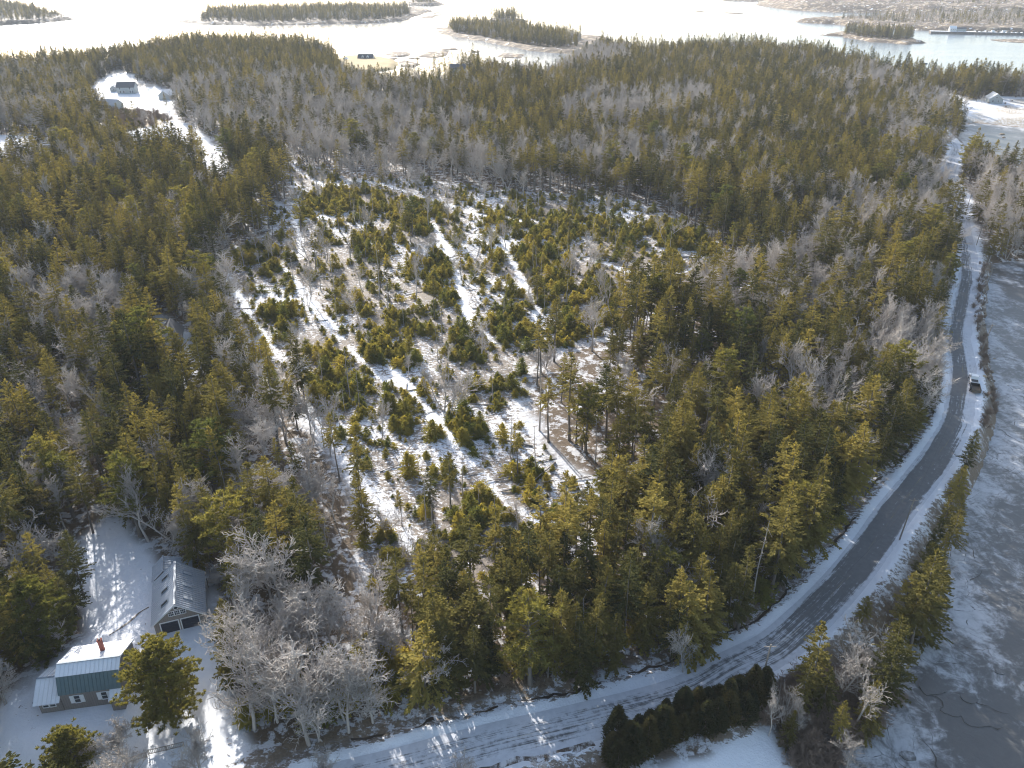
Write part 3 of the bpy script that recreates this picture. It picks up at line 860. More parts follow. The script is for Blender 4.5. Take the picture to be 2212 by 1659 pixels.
make_kind('sapling', [conifer(500 + i, h, r * 1.15, .02, step=.24, nb=(7, 11), blade=.46, wide=.10, shape=.62, stubs=0, sides=4) for i, (h, r) in enumerate([(2.6, 1.45), (2.0, 1.4), (3.6, 1.6), (1.5, 1.2), (2.3, 1.7), (4.6, 1.7)])],
          ('spruce_bark', 'fir_needles'))
make_kind('snag', [snag(600 + i, h) for i, h in enumerate((12, 14, 10, 15, 8))], ('dead_wood', 'dead_wood'), ('trunk', 'dead_branches'))
make_kind('shrub', [bare(700 + i, h, 1.0, 5, .12, .1, .016) for i, h in enumerate((2.4, 3.0, 1.8))], ('shrub_bark', 'shrub_bark'), ('stems', 'twigs'))
make_kind('larch', [conifer(800, 12, 2.2, .12, gap=.1)], ('spruce_bark', 'larch_needles'))
# a bushy hedge cedar
def cedar(seed, Ht, R):
    rng = np.random.default_rng(seed)
    ts, tp = trunk_segs(Ht, .1, rng, .1)
    n = 3200
    z = rng.random(n) ** .9 * Ht; a = rng.uniform(0, 2 * pi, n)
    prof = R * np.clip(np.minimum((z / Ht) * 6 + .55, (1.04 - z / Ht) * 1.7), .10, 1) * (.55 + .7 * vnoise(a * 2.2, z * 1.6, 1.0, seed))
    rr = prof * np.sqrt(rng.uniform(.35, 1.0, n))
    b = np.column_stack([np.cos(a) * rr, np.sin(a) * rr, z])
    D = np.column_stack([np.cos(a), np.sin(a), rng.uniform(.2, 1.6, n)]) + rng.normal(0, .4, (n, 3))
    cv, cq = kites(b, D, rng.uniform(.25, .65, n), rng.uniform(.05, .10, n), rng, .9)
    return tubes(ts, 5), (cv, cq)
make_kind('cedar', [cedar(900 + i, h, r) for i, (h, r) in enumerate([(5.2, 1.5), (4.3, 1.7), (6.2, 1.4)])], ('shrub_bark', 'cedar_needles'))

# ------------------------------------------------------------------ where the trees stand
def cands(step, ya, yb):
    xs = np.arange(-700, 700, step); ys = np.arange(ya, yb, step)
    X, Y = np.meshgrid(xs, ys)
    x = X.ravel() + RNG.uniform(-.48, .48, X.size) * step; y = Y.ravel() + RNG.uniform(-.48, .48, X.size) * step
    k = (np.abs(x) < .72 * y + 42) & (y > 48)
    return x[k], y[k]
_dn = upoly([(880, 1275), (1100, 1270), (1230, 1215), (1345, 1100), (1500, 900), (1750, 950), (1900, 1080), (1800, 1240), (1650, 1380), (1300, 1490), (940, 1520), (860, 1400)], 5.0)
_ax, _ay = cands(5.2, 48, 200); _k = inside(_dn, _ax, _ay); _ax, _ay = _ax[_k], _ay[_k]
cx, cy = map(np.concatenate, zip((_ax, _ay), cands(3.9, 48, 230), cands(4.3, 230, 420), cands(5.0, 420, 1000)))
d = land_d(cx, cy)
k = d > 2.0; cx, cy, d = cx[k], cy[k], d[k]
rd = dist_line(ROAD_C[::2], cx, cy)
jx = cx + (vnoise(cx, cy, 8, 1) - .5) * 9; jy = cy + (vnoise(cx, cy, 8, 2) - .5) * 9
NOSTRIP = upoly([(2094, 565), (2150, 565), (2150, 700), (2172, 900), (2130, 940), (2085, 940), (2098, 870), (2103, 800), (2093, 735), (2097, 690), (2106, 640)], 3.0)
ban = inside(CLEAR, jx, jy) | inside(YARD, cx, cy) | inside(FARYARD, jx * 1, jy + 6 * (vnoise(cx, cy, 14, 5) - .5)) | inside(FARFIELD, jx, jy) | (inside(BROWNBR, jx, jy) & (vnoise(cx, cy, 9, 12) < .8)) | inside(LAWN, jx, jy) | inside(FIELD, cx, cy)
ban |= inside(WOODHOUSE, cx, cy) | inside(NOSTRIP, cx, cy) | inside(LEFTGAP, cx, cy) | inside(SPITLAWN, cx, cy) | inside(SHOREYARD, cx, cy) | inside(SIDEROAD, cx, cy)
ban |= (rd < 5.2 + 2.2 * vnoise(cx, cy, 6, 3)) | (dist_line(DRIVE_C, cx, cy) < 4.5) | (dist_line(FARDRIVE_C, cx, cy) < 3.5 + 4 * vnoise(cx, cy, 11, 13))
hedge_line = catmull(upoly([(1322, 1622), (1400, 1590), (1480, 1560), (1560, 1532), (1640, 1500)], 3.6), 1.0)
ban |= dist_line(hedge_line, cx, cy) < 4.5
STRIP = upoly([(1600, 1520), (1700, 1420), (1800, 1320), (1900, 1200), (2000, 1050), (2080, 930), (2180, 900), (2150, 1000), (2080, 1250), (1970, 1500), (1800, 1720), (1640, 1620)], 3.0)
ban |= inside(STRIP, cx, cy)
ban |= inside(upoly([(560, 1760), (600, 1640), (1300, 1560), (1500, 1540), (1500, 1700), (1300, 1900), (500, 1900)], 4.0), cx, cy)   # roadside verge in front
k = ~ban; cx, cy, d, rd = cx[k], cy[k], d[k], rd[k]
cz = H(cx, cy, d)
mx, my, ms = pr(cx, cy, cz + 9)           # mid crown, as seen
bx_, by_, _ = pr(cx, cy, cz)
BARE = [(170, 640, 150, 65, .85), (175, 940, 80, 95, .65), (350, 1120, 60, 90, .55), (15, 1150, 60, 90, .6), (540, 950, 70, 90, .75), (650, 870, 60, 60, .5), (700, 1010, 70, 130, .7),
    (60, 200, 150, 70, .4), (600, 215, 330, 70, .62), (800, 280, 260, 80, .72), (880, 350, 280, 45, .72), (1280, 330, 330, 36, .6), (1330, 230, 150, 30, .8), (1290, 118, 75, 24, .9), (1150, 140, 120, 18, .75), (700, 330, 120, 40, .75),
    (1850, 170, 120, 22, .7), (1480, 205, 60, 26, .8), (2000, 225, 60, 32, .8), (1700, 600, 260, 90, .50), (1870, 470, 180, 60, .5), (2030, 385, 95, 52, .88), (1960, 735, 95, 85, .92), (2140, 420, 110, 70, .72),
    (1340, 800, 75, 60, .8), (1750, 820, 100, 60, .6), (1850, 900, 80, 60, .5), (690, 1420, 240, 210, .92), (760, 1180, 100, 90, .8), (1840, 1400, 75, 75, .75), (1850, 1490, 70, 60, .65), (1560, 260, 90, 25, .5),
    (1650, 1000, 60, 60, .3), (1960, 290, 60, 30, .6), (1900, 1170, 60, 50, .3), (1120, 770, 80, 80, .5), (420, 520, 80, 50, .25), (260, 640, 60, 60, .8), (1750, 1580, 90, 60, .6)]
pb = (.07 + .14 * (fnoise(cx, cy, 30, 6) > .55)) * np.where((mx > 880) & (my > 620), .5, 1)
for (ex, ey, rx, ry, p) in BARE:
    r = ((mx - ex) / rx) ** 2 + ((my - ey) / ry) ** 2
    pb = np.maximum(pb, p * (1 - smooth(.55, 1.25, r)))
keep = np.full(len(cx), .93)
for poly, p in ((upoly([(1120, 760), (1350, 720), (1430, 900), (1420, 1080), (1320, 1130), (1150, 920)], 5.), .40), (upoly([(520, 800), (640, 870), (760, 1040), (800, 1110), (770, 1230), (650, 1100), (540, 900)], 5.), .45),
                (upoly([(560, 330), (800, 330), (1000, 390), (760, 400), (560, 400)], 5.), .55), (upoly([(1480, 470), (1900, 480), (1900, 640), (1500, 640)], 5.), .7),
                (upoly([(740, 1160), (900, 1270), (900, 1380), (700, 1300)], 5.), .5), (upoly([(0, 760), (250, 800), (300, 1000), (0, 980)], 5.), .75)):
    keep = np.where(inside(poly, cx, cy), p, keep)
keep = np.where(pb > .5, keep * .78, keep)
keep = np.where(inside(upoly([(460, 1280), (900, 1380), (940, 1640), (560, 1700), (470, 1500)], 5.), cx, cy), .36, keep)
u = RNG.random(len(cx))
isb = RNG.random(len(cx)) < pb
sel = u < keep
cx, cy, cz, d, rd, mx, my, bx_, by_, isb = (a[sel] for a in (cx, cy, cz, d, rd, mx, my, bx_, by_, isb))
edge = dist_line(CLEAR, cx, cy, True)
r2 = RNG.random(len(cx))
kind = np.where(isb, 'bare', 'spruce').astype(object)
kind[(~isb) & (edge < 14) & (r2 < .75)] = 'tall'
kind[(~isb) & (edge >= 14) & (r2 < .16)] = 'tall'
kind[(~isb) & (r2 > .955) & (cy < 420)] = 'pine'
kind[(~isb) & (rd < 10) & (r2 < .35)] = 'spruce'
kind[(~isb) & (d < 12) & (r2 < .5) & (cy < 160) & (cx > 30)] = 'spruce'
kind[(r2 > .35) & (r2 < .375) & (edge < 30)] = 'snag'
hs = (.72 + .5 * fnoise(cx, cy, 25, 8)) * RNG.uniform(.66, 1.16, len(cx))
hs = hs * 1.16
strip = (cx > 20) & (d < 16) & (cy < 160)
hs = np.where(strip, hs * .62, hs)
big = inside(upoly([(460, 1300), (900, 1400), (940, 1640), (560, 1700), (470, 1500)], 5.), cx, cy)
hs = np.where(big & (kind == 'bare'), hs * 1.05, hs)
kind[(kind == 'bare') & (big | ((r2 < .4) & (cy < 260)))] = 'oldbare'
FOREST = [(kind[i], cx[i], cy[i], cz[i], hs[i], RNG.uniform(0, 2 * pi), '') for i in range(len(cx))]

# understorey, saplings and standing poles of the clearing
def scatter(n, poly, prob=None):
    x0, y0 = poly.min(0); x1, y1 = poly.max(0)
    x = RNG.uniform(x0, x1, n); y = RNG.uniform(y0, y1, n)
    k = inside(poly, x, y); x, y = x[k], y[k]
    if prob is not None:
        k = RNG.random(len(x)) < prob(x, y); x, y = x[k], y[k]
    return x, y
SAPB = [(720, 850, 70, 60), (760, 860, 60, 50), (830, 830, 60, 50), (1000, 925, 60, 50), (940, 1030, 70, 60), (1040, 1090, 110, 40), (1180, 1050, 80, 55), (1190, 620, 70, 60), (880, 690, 60, 40), (1150, 560, 90, 40), (610, 680, 60, 30), (780, 730, 80, 40),
        (850, 760, 70, 40), (740, 440, 110, 40), (900, 460, 80, 40), (1230, 490, 190, 30), (1420, 500, 110, 35), (1560, 520, 90, 35), (1000, 740, 50, 40), (1100, 700, 50, 50), (960, 620, 50, 40), (560, 560, 70, 40), (840, 540, 60, 40),
        (930, 570, 60, 40), (1060, 850, 60, 50), (880, 890, 70, 50), (700, 760, 50, 30), (1240, 700, 80, 60), (1120, 470, 120, 25), (1280, 640, 60, 50), (980, 1130, 90, 50), (1150, 1180, 90, 40), (860, 1180, 60, 50)]
def sap_p(x, y):
    px, py, _ = pr(x, y, H(x, y) + 1)
    p = .24 * np.ones(len(x))
    for ex, ey, rx, ry in SAPB:
        r = ((px - ex) / rx) ** 2 + ((py - ey) / ry) ** 2
        p = np.maximum(p, 1 - smooth(.5, 1.2, r))
    tr = np.full(x.shape, 1e9)
    for t in TRACKS: tr = np.minimum(tr, dist_line(t, x, y))
    return p * smooth(.9, 2.0, tr) * smooth(.28, .5, fnoise(x, y, 6, 12))
sx, sy = scatter(42000, CLEAR, sap_p)
sz = H(sx, sy)
for i in range(len(sx)):
    FOREST.append(('sapling', sx[i], sy[i], sz[i] - .05, RNG.choice([.18, .22, .28, .34, .42, .55, .7, 1.0]) * RNG.uniform(.8, 1.2), RNG.uniform(0, 6.28), 'clearing'))
ROADSIDE = upoly([(900, 1480), (1650, 1330), (1800, 1200), (1960, 1000), (2040, 850), (2060, 700), (2000, 700), (1900, 1000), (1750, 1180), (1600, 1300), (900, 1400)], 4.5)
ux, uy = scatter(1500, ROADSIDE, lambda x, y: .8 * (dist_line(ROAD_C[::2], x, y) > 7.5))
uz = H(ux, uy)
for i in range(len(ux)):
    FOREST.append(('sapling', ux[i], uy[i], uz[i] - .05, RNG.uniform(.6, 1.7), RNG.uniform(0, 6.28), 'roadside'))
ux, uy = scatter(260, upoly([(470, 1380), (900, 1400), (930, 1570), (600, 1680), (500, 1540)], 5.0), lambda x, y: .6 * (dist_line(DRIVE_C, x, y) > 4.5) * (dist_line(ROAD_C[::2], x, y) > 10))
uz = H(ux, uy)
for i in range(len(ux)):
    FOREST.append(('sapling', ux[i], uy[i], uz[i] - .05, RNG.uniform(.5, 1.3), RNG.uniform(0, 6.28), 'drive'))
px_, py_ = scatter(560, CLEAR)
pz_ = H(px_, py_)
for i in range(len(px_)):
    r = RNG.random()
    kk = 'snag' if r < .62 else 'bare' if r < .88 else 'tall'
    FOREST.append((kk, px_[i], py_[i], pz_[i], RNG.uniform(.5, 1.0) * (.8 if kk == 'tall' else 1), RNG.uniform(0, 6.28), 'clearing'))
for (px, py, kk, s) in ((735, 500, 'pine', .8), (650, 500, 'pine', .85), (560, 500, 'pine', .8), (890, 510, 'pine', .95), (875, 520, 'pine', .8), (1580, 560, 'pine', .9), (820, 640, 'snag', 1.3), (822, 620, 'tall', .9), (970, 900, 'bare', 1.0), (955, 890, 'bare', .95),
                        (1010, 620, 'bare', .8), (1060, 560, 'bare', .9), (1460, 470, 'bare', .8), (1355, 1000, 'tall', .95), (1285, 1000, 'snag', 1.1), (1245, 960, 'tall', .9), (1185, 955, 'tall', .95), (1165, 930, 'snag', 1.2), (190, 420, 'larch', .8), (345, 330, 'larch', .6), (45, 520, 'pine', .9),
                        (280, 385, 'larch', .7), (1930, 255, 'bare', .9), (2000, 275, 'bare', 1.0)):
    x, y, z = gp(px, py); FOREST.append((kk, x, y, z, s, RNG.uniform(0, 6.28), 'clearing'))
for _poly, _n in ((FARYARD, 46), (FARFIELD, 30), (LAWN, 40), (LEFTGAP, 14)):
    _x, _y = scatter(_n, _poly)
    for a, b in zip(_x, _y): FOREST.append((str(RNG.choice(['bare', 'shrub', 'spruce', 'snag'], p=[.4, .35, .2, .05])), a, b, Hs(a, b), RNG.uniform(.4, .8), RNG.uniform(0, 6.28), 'far' if _poly is BROWNBR else 'opening'))
# scrub: brown brush by the far houses, dark bushes on the bank, shore bushes
bx, by = scatter(420, BROWNBR)
for a, b in zip(bx, by): FOREST.append(('shrub', a, b, Hs(a, b), RNG.uniform(.8, 1.5), RNG.uniform(0, 6.28), 'far'))
shx = catmull(upoly([(2120, 580), (2116, 640), (2112, 690), (2118, 740), (2128, 800), (2140, 880), (2135, 930)], 2.0), 2.2)
for p in shx:
    q = p + RNG.normal(0, .9, 2); FOREST.append(('shrub', q[0], q[1], Hs(*q), RNG.uniform(.5, .95), RNG.uniform(0, 6.28), 'bank'))
vx, vy = scatter(700, upoly([(880, 1500), (1650, 1350), (1960, 1010), (2000, 980), (1700, 1340), (1640, 1390), (1300, 1520), (900, 1620)], 3.6), lambda x, y: ((dist_line(ROAD_C[::2], x, y) > 7) & (dist_line(ROAD_C[::2], x, y) < 11)) * .5)
vz = H(vx, vy)
for a, b, c in zip(vx, vy, vz): FOREST.append(('shrub', a, b, c, RNG.uniform(.4, .9), RNG.uniform(0, 6.28), 'verge'))
cvx, cvy = scatter(260, upoly([(1640, 1560), (1700, 1480), (1790, 1440), (1900, 1440), (1940, 1490), (1890, 1560), (1820, 1630), (1760, 1660), (1700, 1590)], 3.0))
for a, b in zip(cvx, cvy): FOREST.append(('shrub', a, b, Hs(a, b), RNG.uniform(.7, 1.6), RNG.uniform(0, 6.28), 'bank'))

# labels by stand
def stand(k, x, y, rdist, dd, where):
    px, py, _ = pr(x, y, 10.0)
    if where == 'clearing': return 'clearing'
    if where in ('bank', 'verge', 'far', 'opening'): return where
    if x > 20 and dd < 18 and y < 160: return 'bank'
    if px < 480 and y < 110: return 'yard'
    if px < 900 and y < 105: return 'drive'
    if rdist < 16: return 'road'
    if px < 780: return 'left'
    return 'right'
PLACE = {'clearing': 'standing alone in the snowy logged clearing', 'bank': 'on the bank between the road and the frozen cove', 'yard': 'in the dark wood behind the garage and house',
         'drive': 'between the driveway and the logged clearing', 'road': 'at the forest edge above the roadside ditch', 'left': 'in the wood on the house side of the clearing',
         'right': 'in the dense stand between clearing and road bend', 'verge': 'in the weedy snow verge beside the ditch', 'far': 'in the brown thicket by the far houses', 'opening': 'in the far snowy yards and lawns'}
LOOK = {'spruce': ('spruce_tree', 'olive green pointed spruce', 'spruce'), 'tall': ('tall_spruce', 'bare-trunked tall spruce', 'spruce'), 'pine': ('pine_tree', 'feathery yellow-green pine', 'pine'),
        'bare': ('bare_tree', 'leafless grey hardwood', 'bare tree'), 'sapling': ('fir_sapling', 'bushy golden-green fir sapling', 'sapling'), 'snag': ('dead_tree', 'dead grey pole', 'dead tree'),
        'oldbare': ('bare_tree', 'spreading pale-limbed leafless tree', 'bare tree'), 'shrub': ('bare_shrub', 'low brown leafless shrub', 'shrub'), 'larch': ('larch_tree', 'yellow-orange tree among dark spruces', 'larch')}
PARTN = {'bare': ('trunk', 'branches'), 'oldbare': ('trunk', 'branches'), 'snag': ('trunk', 'dead_branches'), 'shrub': ('stems', 'twigs')}
LIMIT = {'oldbare': 100, 'spruce': 260, 'tall': 200, 'pine': 80, 'bare': 180, 'sapling': 300, 'snag': 200, 'shrub': 150, 'larch': 5}

def instancer_group(coll):
    ng = bpy.data.node_groups.new('scatter_' + coll.name, 'GeometryNodeTree')
    ng.interface.new_socket('Geometry', in_out='INPUT', socket_type='NodeSocketGeometry')
    ng.interface.new_socket('Geometry', in_out='OUTPUT', socket_type='NodeSocketGeometry')
    gi = ng.nodes.new('NodeGroupInput'); go = ng.nodes.new('NodeGroupOutput')
    ci = ng.nodes.new('GeometryNodeCollectionInfo'); ci.inputs['Collection'].default_value = coll
    ci.inputs['Separate Children'].default_value = True; ci.inputs['Reset Children'].default_value = True
    ip = ng.nodes.new('GeometryNodeInstanceOnPoints'); ip.inputs['Pick Instance'].default_value = True
    def att(n, t):
        a = ng.nodes.new('GeometryNodeInputNamedAttribute'); a.data_type = t; a.inputs['Name'].default_value = n; return a.outputs['Attribute']
    ng.links.new(gi.outputs[0], ip.inputs['Points']); ng.links.new(ci.outputs[0], ip.inputs['Instance'])
    ng.links.new(att('idx', 'INT'), ip.inputs['Instance Index'])
    ng.links.new(att('rot', 'FLOAT_VECTOR'), ip.inputs['Rotation']); ng.links.new(att('scl', 'FLOAT_VECTOR'), ip.inputs['Scale'])
    ng.links.new(ip.outputs[0], go.inputs[0])
    return ng
NG = {}
def stuff(name, label, cat, src, P, rot, scl, idx):
    if not len(P): return
    me = bpy.data.meshes.new(name); me.from_pydata([tuple(map(float, p)) for p in P], [], [])
    for n, t, a, key in (('idx', 'INT', np.asarray(idx, np.int32), 'value'), ('rot', 'FLOAT_VECTOR', np.asarray(rot, np.float32).ravel(), 'vector'), ('scl', 'FLOAT_VECTOR', np.asarray(scl, np.float32).ravel(), 'vector')):
        at = me.attributes.new(n, t, 'POINT'); at.data.foreach_set(key, a)
    o = obj(name, me)
    if src not in NG: NG[src] = instancer_group(SRC[src])
    md = o.modifiers.new('scatter', 'NODES'); md.node_group = NG[src]
    tag(o, label, cat, kind='stuff'); return o

def plant(k, variant, x, y, z, s, rot, label, group, tilt=(0, 0), sxy=1.0, name=None):
    nm, _, cat = LOOK[k] if k in LOOK else (k + '_tree', '', k)
    mt, mc, mj = KINDS[k][variant]
    e = empty(name or nm, (x, y, z)); e.rotation_euler = (tilt[0], tilt[1], rot); e.scale = (s * sxy, s * sxy, s)
    pn = PARTN.get(k, ('trunk', 'crown'))
    for n_, m_ in zip(pn, (mt, mc)):
        c = bpy.data.objects.new(n_, m_); COL.objects.link(c); c.parent = e
    tag(e, label, cat, group); return e
by_kind = {}
for t in FOREST: by_kind.setdefault(t[0], []).append(t)
STUFFN = {'oldbare': ('old_hardwoods', 'spreading leafless hardwoods deeper in the wood'), 'spruce': ('spruce_forest', 'olive green spruce forest covering the land beyond the clearing'), 'tall': ('tall_spruce_stand', 'distant stand of tall bare-trunked spruces'), 'pine': ('pine_wood', 'scattered yellow-green pines in the far forest'),
          'bare': ('hardwood_forest', 'grey haze of leafless hardwoods in the far forest'), 'sapling': ('sapling_cover', 'golden-green regrowth covering the far clearing'), 'snag': ('dead_poles', 'far dead poles in the forest'), 'shrub': ('brush', 'brown leafless brush on verges and thickets')}
for k, L in by_kind.items():
    a = np.array([(t[1], t[2], t[3], t[4], t[5]) for t in L], float)
    dd = land_d(a[:, 0], a[:, 1]); rr = dist_line(ROAD_C[::2], a[:, 0], a[:, 1])
    bpx, bpy_, sc_ = pr(a[:, 0], a[:, 1], a[:, 2] + 1.0)
    tpx, tpy, _ = pr(a[:, 0], a[:, 1], a[:, 2] + 9 * a[:, 3])
    inv = (bpx > -20) & (bpx < 2232) & (bpy_ > 10) & (tpy < 1640) & (tpx > 0) & (tpx < 2212)
    order = np.argsort(np.where(inv, -sc_ * a[:, 3], 1e9))
    nv = len(KINDS[k]); var = RNG.integers(0, nv, len(a))
    nI = min(LIMIT[k], int(inv.sum()))
    ind = set(order[:nI].tolist())
    for i in sorted(ind):
        st = stand(k, a[i, 0], a[i, 1], rr[i], dd[i], L[i][6])
        lk = LOOK[k]
        wdt = float(RNG.uniform(.9, 1.38))
        look = ('low ' if a[i, 3] < .55 else 'big ' if a[i, 3] > 1.0 else '') if k in ('sapling', 'shrub') else ('short ' if a[i, 3] < .72 else 'towering ' if a[i, 3] > 1.05 else '')
        look += 'slim ' if wdt < 1.04 else 'wide ' if wdt > 1.2 else ''
        nm_ = look + lk[1]
        plant(k, int(var[i]), a[i, 0], a[i, 1], a[i, 2], a[i, 3], a[i, 4], nm_ + ' ' + PLACE[st], nm_ + ' ' + PLACE[st], (RNG.normal(0, .025), RNG.normal(0, .025)), wdt)
    rest = np.array([i for i in range(len(a)) if i not in ind], int)
    if len(rest):
        rot = np.column_stack([RNG.normal(0, .03, len(rest)), RNG.normal(0, .03, len(rest)), a[rest, 4]])
        w = RNG.uniform(.9, 1.38, len(rest)) * a[rest, 3]
        stuff(*STUFFN[k][:2], 'forest', k, a[rest, :3], rot, np.column_stack([w, w, a[rest, 3]]), var[rest])

# trees of the islands and the far shores
def wood(polys, step, mixp, smin, smax, inset, label, zf, name='island_wood'):
    for kk in ('spruce', 'bare'):
        P, R_, S_, I_ = [], [], [], []
        for (poly, hh) in polys:
            x0, y0 = poly.min(0); x1, y1 = poly.max(0)
            n = int((x1 - x0) * (y1 - y0) / step ** 2 * (mixp if kk == 'bare' else 1 - mixp))
            x = RNG.uniform(x0, x1, n); y = RNG.uniform(y0, y1, n)
            q = inside(poly, x, y) & (dist_line(poly, x, y, True) > inset) & (np.abs(x) < .74 * y + 30)
            for a, b in zip(x[q], y[q]):
                s = RNG.uniform(smin * .62, smax * 1.02) * (1 if kk == 'spruce' else .85)
                P.append((a, b, hh)); R_.append((0, 0, RNG.uniform(0, 6.28))); S_.append((s * .95, s * .95, s)); I_.append(RNG.integers(0, len(KINDS[kk])))
        stuff(name, label if kk == 'spruce' else label.replace('spruces', 'leafless trees'), 'forest', kk, P, R_, S_, I_)
wood([(upoly([(966, 66), (985, 76), (1030, 82), (1080, 92), (1140, 103), (1200, 110), (1250, 106), (1256, 88), (1200, 78), (1120, 68), (1040, 58), (980, 58)]), 1.6)], 5.0, .15, .85, 1.25, 1, 'dark spruces crowding the island with the tan beach', 1)
wood([(ISL['cb'], 1.8)], 6, .05, .9, 1.3, 8, 'tight clump of spruces on the tiny far islet', 1)
wood([(upoly([(432, 50), (560, 53), (700, 51), (800, 49), (865, 43), (890, 34), (880, 22), (800, 21), (600, 25), (450, 30)]), 2.5)], 7.0, .2, .95, 1.35, 2, 'long low island covered in hazy spruces', 1)
wood([(ISL['tl'], 4), (ISL['t'], 3)], 8.5, .15, .95, 1.3, 14, 'sunlit point of hazy spruces beside the glittering sea', 1)
wood([(upoly([(1820, 77), (1880, 87), (1950, 92), (1972, 88), (1970, 82), (1900, 77), (1822, 72)]), 1.6)], 4.6, .0, .85, 1.1, 1, 'rounded clump of dark spruces on the small rocky island', 1)
wood([(upoly([(1790, 49), (1900, 56), (2010, 62), (2110, 64), (2400, 66), (2700, 55), (2400, 25), (2150, 36), (1950, 40)]), 4)], 9.0, .6, .6, 1.1, 2, 'mixed spruces on the far shore behind the pier', 1, 'far_wood')
wood([(upoly([(1640, 8), (1720, 18), (1800, 22), (1990, 25), (2400, 30), (2700, 20), (2700, -25), (2300, -40), (1900, -20), (1660, 0)]), 9)], 19.0, .35, .9, 1.5, 3, 'far wooded shore of hazy spruces', 1, 'far_wood')

# hedge of cedars by the road bend
for i, p in enumerate(np.vstack([hedge_line[::1], hedge_line[::1] + np.array([.4, -1.5])])):
    s = RNG.uniform(.75, 1.2)
    plant('cedar', int(RNG.integers(0, 3)), p[0] + RNG.normal(0, .5), p[1] + RNG.normal(0, .5), Hs(*p), s, RNG.uniform(0, 6.28), 'dense dark cedar in the trimmed hedge below the road', 'cedars of the dark hedge beside the road', name='cedar_tree')

# ------------------------------------------------------------------ houses
def panels(parent, a, b, c, d, n, mat, t=.06, rib=.05, name='roof_panel'):
    """roof plane a-b (eave) d-c (ridge) laid as n separate sheets, each with its raised seam"""
    a, b, c, d = map(Vector, (a, b, c, d))
    for i in range(n):
        u0, u1 = i / n, (i + 1) / n
        p, q, r, s = a.lerp(b, u0), a.lerp(b, u1), d.lerp(c, u1), d.lerp(c, u0)
        w = (q - p).normalized() * .015
        up = (q - p).cross(s - p).normalized()
        mb = MB().slab(p + w, q - w, r - w, s + w, t)
        e = (q - p).normalized() * .055
        mb.slab(p + w + up * rib, p + w + e + up * rib, s + w + e + up * rib, s + w + up * rib, rib - .002)
        mb.build(name, mat, parent)
def window(parent, x0, x1, z0, z1, y, mat='white_trim', cols=1, rows=2, fr=.09, depth=.08, axis='y', name='window', shutters=0.0):
    """window in a wall facing -y at y (axis 'y') or facing -x at x=y (axis 'x')"""
    def B(mb, u0, u1, v0, v1, w0, w1):
        return mb.box(u0, u1, w0, w1, v0, v1) if axis == 'y' else mb.box(w0, w1, u0, u1, v0, v1)
    mb = MB()
    B(mb, x0 - fr, x0, z0 - fr, z1 + fr, y - depth, y + .02); B(mb, x1, x1 + fr, z0 - fr, z1 + fr, y - depth, y + .02)
    B(mb, x0, x1, z1, z1 + fr, y - depth, y + .02); B(mb, x0, x1, z0 - fr, z0, y - depth - .03, y + .02)
    for i in range(1, cols):
        xm = x0 + (x1 - x0) * i / cols; B(mb, xm - .02, xm + .02, z0, z1, y - depth * .8, y)
    for i in range(1, rows):
        zm = z0 + (z1 - z0) * i / rows; B(mb, x0, x1, zm - .025, zm + .025, y - depth * .75, y)
    w = mb.build(name, mat, parent)
    pw, ph = (x1 - x0) / cols, (z1 - z0) / rows
    for i in range(cols):
        for j in range(rows):
            B(MB(), x0 + pw * i + .004, x0 + pw * (i + 1) - .004, z0 + ph * j + .004, z0 + ph * (j + 1) - .004, y - .03, y - .005).build('pane', 'dark_glass', w)
    if shutters:
        for s0, s1 in ((x0 - fr - shutters, x0 - fr - .01), (x1 + fr + .01, x1 + fr + shutters)):
            B(MB(), s0, s1, z0 - .06, z1 + .06, y - .07, y - .003).build('shutter', 'white_trim', parent)
    return w

